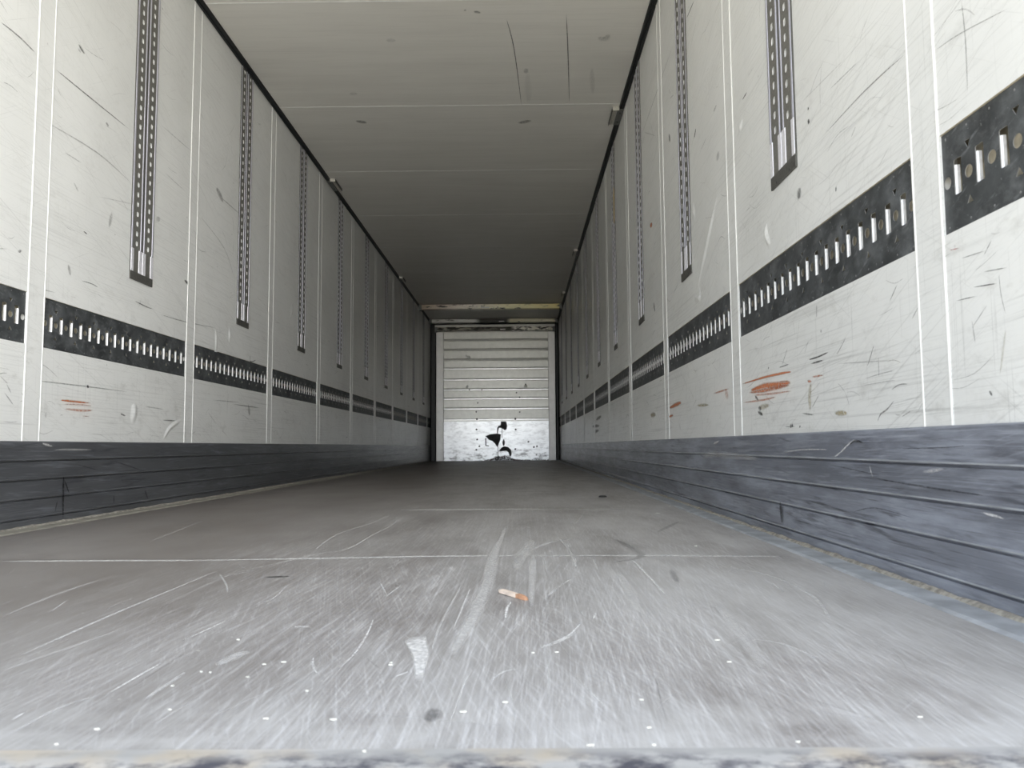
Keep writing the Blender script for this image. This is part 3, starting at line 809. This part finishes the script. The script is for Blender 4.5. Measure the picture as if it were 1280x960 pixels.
# ------------------------------------------------------------------ walls
def build_wall(side, marks):
    put = side_put(side)
    bm = bmesh.new(); lay = bm.verts.layers.float.new('fade')
    y0 = 0.64
    wbox(bm, put, y0, 15.0, -0.03, H + 0.06, -0.06, -0.030, 1)
    wbox(bm, put, y0, Y_END, BAND1 + 0.001, H + 0.01, -0.030, 0.0)
    bm.faces.ensure_lookup_table()
    for f in bm.faces:      # the cut edge of the laminate above the band shows its cream core
        if abs(f.calc_center_median().z - BAND1 - 0.001) < 1e-4: f.material_index = 1
    wbox(bm, put, y0, Y_END, -0.03, BAND0 - 0.001, -0.030, 0.0)
    marked(bm, marks, lambda u, v: put(u, v, 0.0006), 2, lay, put)
    rr = random.Random(11 if side == 'L' else 23)
    for k in range(460):
        u = 1.2 + rr.random() ** 1.5 * 12.5
        v = KICK + 0.02 + (rr.random() ** 1.4) * 2.1
        if BAND0 - 0.01 < v < BAND1 + 0.01: continue
        ang = rr.gauss(0, 0.25) if rr.random() < 0.7 else rr.uniform(-1.5, 1.5)
        ln = rr.uniform(0.015, 0.16)
        pts = [(u + math.cos(ang + b) * ln * t, v + math.sin(ang + b) * ln * t) for t, b in ((0, 0), (0.5, rr.gauss(0, .1)), (1, rr.gauss(0, .1)))]
        if any(not (KICK + 0.005 < p[1] < 2.6) or BAND0 - 0.004 < p[1] < BAND1 + 0.004 or not (0.7 < p[0] < 14.7) for p in pts): continue
        ribbon(bm, lay, pts, rr.choice((0.0012, 0.0016, 0.0024)) * (0.7 + 0.1 * u), rr.uniform(0.15, 0.6), 2 + MARK_KEYS.index('dark' if rr.random() < 0.9 else 'tan'), lambda a, b: put(a, b, 0.0004))
    return structure('wall_' + SIDE_WORD[side], bm, [M_WALL, M_CAVITY] + [MARK[k] for k in MARK_KEYS])
build_wall('L', LEFT_MARKS)
build_wall('R', RIGHT_MARKS)

# joint strips: two white beads on a flush cover, every 1.29 m
for side in 'LR':
    put = side_put(side)
    for i in range(0, 11):
        s = SEAM0 + PITCH * i
        bm = bmesh.new()
        wbox(bm, put, s - 0.0505, s + 0.0505, KICK - 0.002, H - 0.006, -0.0295, 0.0010)
        for e in (-1, 1): half_round(bm, put, (KICK, H - 0.006, s + e * 0.0465), 0.0028, 0.0010, 1)
        structure(next_trim(), bm, [M_WALL, M_BEAD])

# kick plates
def build_kick(side, marks):
    put = side_put(side)
    bm = bmesh.new(); lay = bm.verts.layers.float.new('fade')
    prof = [(KICK, 0.0), (KICK, 0.003), (KICK - 0.003, 0.006)]
    for g in (0.232, 0.166, 0.100, 0.034):
        prof += [(g + 0.007, 0.006), (g + 0.0045, 0.009), (g + 0.0018, 0.0095), (g + 0.0003, 0.008), (g - 0.0005, 0.001), (g - 0.003, 0.001), (g - 0.0045, 0.006)]
    prof += [(0.0, 0.006), (0.0, 0.0)]
    fs = extrude_profile(bm, prof, 0.64, Y_END, lambda p, a: put(a, p[0], p[1]))
    for q in range(4):
        for k in (4,): fs[q * 7 + k].material_index = 1
    marked(bm, marks, lambda u, v: put(u, v, 0.0111), 2, lay)
    bmesh.ops.recalc_face_normals(bm, faces=[f for f in bm.faces if f.material_index < 2])
    return structure('baseboard_' + SIDE_WORD[side], bm, [M_KICK[side], M_KICKLIP if side == 'R' else M_KICK['L']] + [MARK[k] for k in MARK_KEYS])
build_kick('L', KICK_LEFT_MARKS)
build_kick('R', KICK_RIGHT_MARKS)

# ------------------------------------------------------------------ ceiling
bm = bmesh.new(); lay = bm.verts.layers.float.new('fade')
box(bm, WL - 0.06, WR + 0.06, 0.64, 15.0, H, H + 0.06)
for i in range(0, 11):
    s = SEAM0 + PITCH * i
    pr = [(s + 0.004 * math.cos(math.pi * k / 5), H - 0.0015 * math.sin(math.pi * k / 5)) for k in range(6)]
    extrude_profile(bm, pr, WL + 0.03, WR - 0.03, lambda p, a: (a, p[0], p[1]), 1)
marked(bm, CEILING_MARKS, lambda x, y: (x, y, H - 0.0006), 2, lay)
structure('ceiling', bm, [M_CEIL, M_BEAD] + [MARK[k] for k in MARK_KEYS])

# black corner profile with its groove, one per side
for side in 'LR':
    put = side_put(side)
    bm = bmesh.new()
    pr = [(0.0, H), (0.0, H - 0.014), (0.004, H - 0.017), (0.014, H - 0.015), (0.016, H - 0.008), (0.021, H - 0.008), (0.023, H - 0.013), (0.033, H - 0.010), (0.037, H - 0.004), (0.037, H)]
    extrude_profile(bm, pr, 0.64, Y_END, lambda p, a: put(a, p[1], p[0]))
    bmesh.ops.recalc_face_normals(bm, faces=bm.faces[:])
    structure(next_trim(), bm, M_BLACK)

# ------------------------------------------------------------------ far end
bm = bmesh.new()
box(bm, WL - 0.06, WR + 0.06, 14.96, 15.02, -0.03, H + 0.06)
structure('wall_back', bm, M_DARKHOLE)
for x0, x1 in ((WL, WL + 0.112), (WR - 0.072, WR)):      # black corner posts
    bm = bmesh.new()
    pr = [(x0, 14.96), (x0, 14.845), (x0 + 0.02, 14.835), (x1 - 0.02, 14.835), (x1, 14.845), (x1, 14.96)]
    extrude_profile(bm, pr, 0.0, 2.62, lambda p, a: (p[0], p[1], a))
    bmesh.ops.recalc_face_normals(bm, faces=bm.faces[:])
    structure(next_trim(), bm, M_BLACK)
XP0, XP1 = -1.452, 0.553
for k, (x0, x1) in enumerate(((WL + 0.112, XP0), (XP1, WR - 0.072))):      # white posts
    bm = bmesh.new()
    box(bm, x0, x1, 14.822, 14.955, 0.0, 2.463, 0, 0.006)
    structure(next_trim(), bm, M_POST)

# ribbed panel
t = root('bulkhead_panel', (0, 14.85, 0.76), 'grey ribbed sheet panel above the bright torn plate at the far end', 'panel')
bm = bmesh.new(); bm2 = bmesh.new()
zs = [0.775, 0.982, 1.173, 1.346, 1.537, 1.748, 1.922, 2.114, 2.300, 2.455]
pr = [(0.752, 0.09), (0.752, -0.006), (0.775, -0.006), (0.782, 0.0)]
for z in zs[1:-1]:
    pr += [(z - 0.014, 0.0), (z - 0.012, 0.002), (z - 0.006, -0.011), (z + 0.018, -0.010), (z + 0.034, 0.0)]
pr += [(2.462, 0.0), (2.462, 0.09)]
fs = extrude_profile(bm, [(p[0] - 0.76, p[1]) for p in pr], XP0 + 0.001, XP1 - 0.001, lambda p, a: (a, p[1], p[0]))
bmesh.ops.recalc_face_normals(bm, faces=bm.faces[:])
link('ribbed_sheet', bm, M_PANEL, t)
for z in zs[:6]:  # lower ledges: the light they catch is put in as a paler material
    bm = bmesh.new()
    extrude_profile(bm, [(z - 0.007 - 0.76, 0.0), (z - 0.006 - 0.76, -0.0135), (z + 0.016 - 0.76, -0.0135), (z + 0.026 - 0.76, 0.0)], XP0 + 0.004, XP1 - 0.004, lambda p, a: (a, p[1], p[0]))
    bmesh.ops.recalc_face_normals(bm, faces=bm.faces[:])
    link('ledge', bm, M_LEDGE_LIT, t)
def dome(bm, x, y, z, r, d=1):
    rings = []
    for k in range(4):
        a = math.pi / 2 * k / 3
        rr, hh = r * math.cos(a), r * 0.6 * math.sin(a)
        if k == 3: rings.append([bm.verts.new((x, y - hh * d, z))])
        else: rings.append([bm.verts.new((x + rr * math.cos(2 * math.pi * j / 10), y - hh * d, z + rr * math.sin(2 * math.pi * j / 10))) for j in range(10)])
    for k in range(2):
        for j in range(10): bm.faces.new((rings[k][j], rings[k][(j + 1) % 10], rings[k + 1][(j + 1) % 10], rings[k + 1][j]))
    for j in range(10): bm.faces.new((rings[2][j], rings[2][(j + 1) % 10], rings[3][0]))
    bmesh.ops.recalc_face_normals(bm, faces=bm.faces[:])
for x, z in ((-0.817, 0.79), (-0.085, 0.79), (0.115, 1.45), (-0.96, 1.352), (-0.72, 1.352), (-0.06, 1.29), (0.0, 1.20), (0.0, 0.92), (-0.8, 1.1), (-0.83, 0.93)):
    bm = bmesh.new(); dome(bm, x, -0.010, z - 0.76, 0.020 if z < 0.8 else 0.014); link('rivet', bm, M_RIVET, t)
for x, z, r in ((0.12, 1.41, 0.05), (-1.0, 1.41, 0.045), (-0.97, 1.98, 0.05), (-1.02, 2.01, 0.03)):      # hammered dents pushed into the sheet
    bm = bmesh.new(); dome(bm, x, r * 0.42, z - 0.76, r); o = link('dent', bm, M_PANEL, t, smooth=True)
for x0, x1 in ((-0.98, -0.86), (-0.74, -0.66)):
    bm = bmesh.new()
    extrude_profile(bm, [(x0, 0.775), (x0 + 0.03, 0.79), (x1 - 0.02, 0.785), (x1, 0.772)], -0.012, -0.002, lambda p, a: (p[0], a, p[1]))
    bmesh.ops.recalc_face_normals(bm, faces=bm.faces[:])
    link('gouge', bm, M_DARKHOLE, t)

# bright plate below, with torn dark patches and rivets
t = root('kick_plate', (0, 14.85, 0.0), 'bright metal sheet with dark torn patches at the foot of the far wall', 'metal plate')
bm = bmesh.new(); box(bm, XP0 + 0.002, XP1 - 0.002, -0.012, 0.09, 0.001, 0.750); link('sheet', bm, M_SHEET, t)
for loop in TORN:
    bm = bmesh.new()
    A = [(p[0], min(max(p[1], 0.003), 0.748)) for p in loop]
    extrude_profile(bm, A, -0.0135, -0.011, lambda p, a: (p[0], a, p[1]))
    bmesh.ops.recalc_face_normals(bm, faces=bm.faces[:])
    o = link('torn_patch', bm, M_DARKHOLE, t); o['label'] = 'dark torn patch'
for x, z in RIVETS:
    if z > 0.72: continue
    bm = bmesh.new(); dome(bm, x, -0.012, z, 0.018 if abs(x + 0.45) > 0.3 and z > 0.2 else 0.014); link('rivet', bm, M_RIVET, t)

# dirt heaped against the plate
bm = bmesh.new()
rr = random.Random(5)
for k in range(420):
    x = rr.gauss(-0.34, 0.17) if k < 330 else rr.uniform(-0.3, 0.53)
    if not (-1.3 < x < 0.55): continue
    top = 0.085 * math.exp(-((x + 0.34) / 0.17) ** 2) + 0.016
    z = rr.uniform(0.004, top)
    y = 14.833 - rr.uniform(0.0, 0.16) * (1 - z / 0.12) - 0.012
    s = rr.uniform(0.007, 0.02)
    mt = Matrix.Translation((x, y, z)) @ Matrix.Rotation(rr.uniform(0, 6.28), 4, Vector((rr.random(), rr.random(), rr.random() + .1)).normalized()) @ Matrix.Diagonal((s, s * rr.uniform(.5, 1), s * rr.uniform(.25, .8), 1))
    r = bmesh.ops.create_icosphere(bm, subdivisions=1, radius=0.7, matrix=mt)
    mi = 1 if rr.random() < 0.16 else 0
    for v in r['verts']:
        for f in v.link_faces: f.material_index = mi
debris = link('dirt_heap', bm, [simple('dark_dirt', (0.028, 0.023, 0.02), 0.9), simple('red_brown_leaves', (0.12, 0.045, 0.03), 0.9)])
debris['kind'] = 'stuff'; tag(debris, 'dark heap of dirt and leaves swept against the bright plate', 'dirt')

# ------------------------------------------------------------------ beams parked across the roof at the far end
def deck_beam(y, z0, z1, mat, label, x0=WL + 0.03, x1=WR - 0.03):
    cx = (x0 + x1) / 2; hw = (x1 - x0) / 2 - 0.05
    t = root('deck_beam', (cx, y, z0), label, 'beam', 'beams parked across the roof')
    h = z1 - z0
    bm = bmesh.new()
    pr = [(-0.05, 0.0), (-0.055, 0.008), (-0.055, h * 0.42), (-0.048, h * 0.46), (-0.048, h * 0.56), (-0.055, h * 0.60), (-0.055, h - 0.008), (-0.05, h), (0.05, h), (0.055, h - 0.008), (0.055, 0.008), (0.05, 0.0)]
    extrude_profile(bm, pr, -hw, hw, lambda p, a: (a, p[0], p[1]))
    bmesh.ops.recalc_face_normals(bm, faces=bm.faces[:])
    link('beam_body', bm, mat, t)
    for s in (-1, 1):
        bm = bmesh.new()
        box(bm, s * hw, s * (hw + 0.045), -0.062, 0.062, -0.008, h + 0.0, 0, 0.004)
        box(bm, s * (hw + 0.018), s * (hw + 0.05), -0.03, 0.03, -0.02, h * 0.6, 0, 0.003)
        link('end_hook', bm, M_BRACKET, t)
    bm = bmesh.new()
    box(bm, -0.16 if y < 13 else 0.1, -0.02 if y < 13 else 0.2, -0.0575, -0.0545, h * 0.15, h * 0.4, 0, 0.001)
    link('rating_sticker', bm, M_POST, t)
    return t
deck_beam(12.90, 2.560, 2.638, M_BEAM1, 'cream and gold worn beam across the roof, nearest to the open end')
deck_beam(14.42, 2.575, 2.640, M_BEAM2, 'grey, black and gold banded beam across the roof, middle of three')
deck_beam(14.72, 2.468, 2.538, M_BEAM3, 'dark peeling beam just above the grey ribbed panel', WL + 0.10, WR - 0.07)
bm = bmesh.new()
pr = [(14.96, 2.464), (14.84, 2.464), (14.84, 2.54), (14.80, 2.548), (14.80, 2.604), (14.815, 2.612), (14.96, 2.612)]
extrude_profile(bm, pr, WL + 0.09, WR - 0.07, lambda p, a: (a, p[0], p[1]))
bmesh.ops.recalc_face_normals(bm, faces=bm.faces[:])
structure(next_trim(), bm, M_PANEL)

# ------------------------------------------------------------------ lashing plates in the wall bands
GAP = 0.0645
def lashing_plate(side, y0, n, label, tabs=True):
    put = local_put(side)
    L = n * GAP + 0.026
    t = root('lashing_plate', (WL if side == 'L' else WR, y0, 0.726), label, 'lashing plate', 'black lashing plates along the %s wall' % SIDE_WORD[side])
    bm = bmesh.new()
    holes = []
    for k in range(n + 1):
        u = 0.013 + GAP * k
        holes.append(disc(u, 0.0, 0.0112))
        if k % 2 == 1 and k < n:
            holes.append([(u - 0.009, 0.054), (u, 0.040), (u + 0.009, 0.054)])
            holes.append([(u - 0.009, -0.054), (u + 0.009, -0.054), (u, -0.040)])
        if k < n: holes.append(rrect(u + GAP / 2, 0.003, 0.0225, 0.062, 0.002, 1))
    perforated(bm, [(0, BAND0 - 0.726), (L, BAND0 - 0.726), (L, BAND1 - 0.726), (0, BAND1 - 0.726)], holes, -0.0050, -0.0035, put)
    for k in range(n + 1):
        for zz in (0.080, -0.080):
            mt = Matrix.Translation(put(0.013 + GAP * k, zz, -0.0035)) @ Matrix.Diagonal((0.35, 1, 1, 1))
            r = bmesh.ops.create_icosphere(bm, subdivisions=1, radius=0.0024, matrix=mt)
            for v in r['verts']:
                for f in v.link_faces: f.material_index = 2
    link('plate', bm, [M_PLATE, M_PUNCH, M_RIVETGREY], t)
    if tabs:
        bm = bmesh.new()
        # bent-in tongue on the far edge of the slot
        pr = [(0.0124, -0.0051), (0.0124, -0.0130), (0.0100, -0.0140), (0.0084, -0.0130), (0.0090, -0.0080), (0.0112, -0.0051)]
        extrude_profile(bm, pr, -0.0275, 0.0260, lambda p, a: put(p[0], a, p[1]))
        bmesh.ops.recalc_face_normals(bm, faces=bm.faces[:])
        first = link('slot_tab', bm, M_ZINC, t, (0, 0.013 + GAP / 2, 0))
        for k in range(1, n):
            d = first.copy(); COL.objects.link(d); d.parent = t; d.location = (0, 0.013 + GAP / 2 + GAP * k, 0)
    return t
def plate_label(side, k):
    return 'black slotted lashing plate recessed in the %s wall, %s from the open end' % (SIDE_WORD[side], ORD[k])
FULL = 18
for side in 'LR':
    k = 0
    if side == 'R':
        n = 10
        lashing_plate(side, SEAM0 - 0.0505 - (n * GAP + 0.026), n, 'black slotted lashing plate cut by the right edge of the picture, largest of all'); k = 1
    near = lashing_plate(side, SEAM0 + 0.0505, FULL, plate_label(side, k)); k += 1
    far = None
    for i in range(1, 10):
        loc = (near.location.x, SEAM0 + PITCH * i + 0.0505, 0.726)
        if i < 7: copy_thing(near, loc, plate_label(side, k))
        elif far is None: far = lashing_plate(side, loc[1], FULL, plate_label(side, k), tabs=False)
        else: copy_thing(far, loc, plate_label(side, k))
        k += 1
    lashing_plate(side, SEAM0 + PITCH * 10 + 0.0505, 7, 'short lashing plate in the %s wall beside the black corner post' % SIDE_WORD[side], tabs=False)

# ------------------------------------------------------------------ vertical deck tracks
TRACK0 = 0.745
def deck_track(side, y, label):
    put = local_put(side)
    zb, zt = 1.017, H - 0.016
    Lh = zt - zb
    t = root('deck_track', (WL if side == 'L' else WR, y, zb), label, 'wall track', 'grey perforated tracks on the %s wall' % SIDE_WORD[side])
    for u0, u1, ph in ((-0.087, -0.019, 0.0), (0.019, 0.087, 0.0)):
        bm = bmesh.new()
        holes = []
        z = 0.165
        while z < Lh - 0.02:
            holes.append(rrect((u0 + u1) / 2, z, 0.0165, 0.022, 0.006, 3)); z += 0.0447
        perforated(bm, [(u0, 0.02), (u1, 0.02), (u1, Lh), (u0, Lh)], holes, 0.0012, 0.0040, put, 0, 1)
        link('web', bm, [M_WEB, M_ZINC], t)
    def lip(u0, u1):
        bm = bmesh.new(); wbox(bm, put, u0, u1, 0.14, Lh, 0.0, 0.0062, 0, 0.0015); link('lip', bm, M_LIP, t)
    lip(-0.1005, -0.089); lip(-0.020, -0.011); lip(0.011, 0.020); lip(0.089, 0.1005)
    bm = bmesh.new(); wbox(bm, put, -0.0105, 0.0105, 0.03, Lh, 0.0, 0.003); link('centre_groove', bm, M_CAPPLATE, t)
    for u0, u1, dz in ((-0.1005, -0.078, 0.0), (-0.031, -0.0035, 0.0), (0.0035, 0.031, 0.0), (0.078, 0.1005, 0.0)):
        bm = bmesh.new(); wbox(bm, put, u0, u1, 0.036, 0.139, 0.0, 0.0062, 0, 0.0015); o = link('cut_end', bm, M_END, t); o['label'] = 'bright bare metal end'
    for u0 in (-0.1035, 0.1008):
        bm = bmesh.new(); wbox(bm, put, u0, u0 + 0.0025, 0.03, Lh, 0.0, 0.0045); link('edge_seal', bm, M_CAPPLATE, t)
    bm = bmesh.new()
    holes = [disc(-0.055, 0.009, 0.0035, 8), disc(0.055, 0.009, 0.0035, 8), disc(-0.075, 0.022, 0.002, 6), disc(0.075, 0.022, 0.002, 6), rrect(-0.03, 0.022, 0.003, 0.010, 0.001, 1), rrect(0.03, 0.022, 0.003, 0.010, 0.001, 1)]
    perforated(bm, [(-0.1025, 0.0), (0.1025, 0.0), (0.1025, 0.036), (-0.1025, 0.036)], holes, 0.0, 0.0055, put, 0, 0)
    link('end_plate', bm, M_CAPPLATE, t)
    return t
for side in 'LR':
    first = None; k = 0
    for i in range(1 if side == 'L' else 0, 10):
        y = SEAM0 + PITCH * i + TRACK0
        if side == 'L' and k == 0: lab = 'widest grey perforated track on the left wall, above the second lashing plate'
        elif side == 'R' and k == 0: lab = 'widest grey perforated track on the right wall, nearest the open end'
        elif side == 'R' and k == 3: lab = 'perforated track smeared with yellow paint on the right wall'
        else: lab = 'grey perforated wall track on the %s wall, %s from the open end' % (SIDE_WORD[side], ORD[k])
        if first is None: first = deck_track(side, y, lab); o = first
        else: o = copy_thing(first, (first.location.x, y, first.location.z), lab)
        if side == 'R' and k == 3:
            bm = bmesh.new(); put = local_put(side)
            pr = [(-0.085, 1.02), (-0.03, 0.99), (-0.024, 1.20), (-0.05, 1.27), (-0.088, 1.22)]
            extrude_profile(bm, pr, 0.0040, 0.0066, lambda p, a: put(p[0], p[1] - 0.0, a))
            bmesh.ops.recalc_face_normals(bm, faces=bm.faces[:])
            d = link('paint_smear', bm, M_YELLOW, o); d['label'] = 'yellow paint smear'
        k += 1

# ------------------------------------------------------------------ stop brackets on the black corner profile
def bracket(side, y, label, ln=0.27):
    put = local_put(side)
    t = root('stop_bracket', (WL if side == 'L' else WR, y, H), label, 'bracket', 'steel stop brackets under the roof corner')
    bm = bmesh.new(); wbox(bm, put, 0.0, ln, -0.021, -0.0175, 0.002, 0.046, 0, 0.001); link('mounting_plate', bm, M_BRACKET, t)
    bm = bmesh.new()
    holes = [rrect(0.03 + 0.032 * k, 0.0645, 0.016, 0.012, 0.003, 2) for k in range(8)]
    f2 = lambda u, n, d: put(u, d, n)
    perforated(bm, [(0.0, 0.047), (ln, 0.047), (ln, 0.082), (0.0, 0.082)], holes, -0.016, -0.012, f2, 0, 0)
    link('slotted_flange', bm, M_FLANGE, t)
    bm = bmesh.new(); wbox(bm, put, 0.0, ln, -0.026, -0.001, 0.080, 0.084, 0, 0.001); link('flange_edge', bm, M_CAPPLATE, t)
    bm = bmesh.new(); wbox(bm, put, -0.003, 0.003, -0.028, -0.001, 0.036, 0.082, 0, 0.001); link('stop_lug', bm, M_FLANGE, t)
    for u in (0.06, ln - 0.06):
        bm = bmesh.new()
        c = put(u, -0.022, 0.024)
        bmesh.ops.create_cone(bm, cap_ends=True, segments=6, radius1=0.008, radius2=0.007, depth=0.006, matrix=Matrix.Translation(c))
        link('bolt', bm, M_CAPPLATE, t)
    return t
bracket('R', 5.33, 'steel stop bracket on the black roof corner, largest on the right side')
bracket('L', 6.74, 'steel stop bracket on the black roof corner, largest on the left side')
bracket('R', 9.30, 'small stop bracket halfway along the right roof corner')
bracket('L', 10.75, 'small stop bracket on the left roof corner near the cream beam')
bracket('R', 11.90, 'small stop bracket on the right roof corner just before the cream beam')

# ------------------------------------------------------------------ loose bits on the floor
ax, ay, bx, by = -0.040, 1.462, 0.010, 1.392
ang = math.atan2(by - ay, bx - ax); LN = math.hypot(bx - ax, by - ay)
t = root('wood_splinter', ((ax + bx) / 2, (ay + by) / 2, 0.0), 'pale splinter of wood with a rust brown tip on the scuffed floor', 'wood splinter')
t.rotation_euler = (0, 0, ang)
def lump(rings):
    bm = bmesh.new(); R = []
    for x, w, z0, z1 in rings: w *= 0.72; R.append([bm.verts.new(p) for p in ((x, -w, z0), (x + 0.001, w, z0 + 0.0003), (x, w * 0.7, z1), (x - 0.001, -w * 0.8, z1 * 0.92))])
    for i in range(len(R) - 1):
        for k in range(4): bm.faces.new((R[i][k], R[i][(k + 1) % 4], R[i + 1][(k + 1) % 4], R[i + 1][k]))
    bm.faces.new(R[0]); bm.faces.new(list(reversed(R[-1])))
    bmesh.ops.recalc_face_normals(bm, faces=bm.faces[:]); return bm
hl = LN / 2
link('split_wood', lump([(-hl, 0.003, 0.003, 0.0065), (-hl + 0.006, 0.0065, 0.002, 0.0085), (-hl * 0.3, 0.0075, 0.0015, 0.0085), (hl * 0.35, 0.007, 0.0008, 0.0075)]), M_WOOD, t)
o = link('stained_tip', lump([(hl * 0.351, 0.0072, 0.0008, 0.0077), (hl * 0.7, 0.007, 0.0005, 0.0072), (hl * 0.95, 0.0055, 0.0003, 0.005), (hl, 0.002, 0.0003, 0.0025)]), M_WOODTIP, t); o['label'] = 'rust brown tip'

rr = random.Random(9)
for k, (x, y) in enumerate(CHIPS):
    bm = bmesh.new()
    a0 = rr.uniform(0, 6.28); s = rr.uniform(0.0007, 0.0017) * (1.0 if y < 1.6 else 2.4)
    pts = [(s * rr.uniform(.7, 1.5) * math.cos(a0 + j * 1.047) * 1.9, s * rr.uniform(.6, 1.2) * math.sin(a0 + j * 1.047)) for j in range(6)]
    extrude_profile(bm, pts, 0.0, 0.0012, lambda p, a: (p[0], p[1], a))
    bmesh.ops.recalc_face_normals(bm, faces=bm.faces[:])
    o = link('paint_chip', bm, M_CHIP, None, (x, y, 0.0008))
    tag(o, 'tiny white chip lying loose on the scratched floor', 'chip', 'white chips on the floor')
bm = bmesh.new()
extrude_profile(bm, [(-0.022, -0.008), (0.0, -0.016), (0.024, -0.006), (0.018, 0.012), (-0.01, 0.015)], 0.0, 0.008, lambda p, a: (p[0] * (1 - a * 30), p[1] * (1 - a * 30), a))
bmesh.ops.recalc_face_normals(bm, faces=bm.faces[:])
o = link('dark_crumb', bm, M_DARKCHIP, None, (0.43, 4.13, 0.0006)); tag(o, 'black crumb of dirt on the floor, far behind the wood splinter', 'dirt crumb')
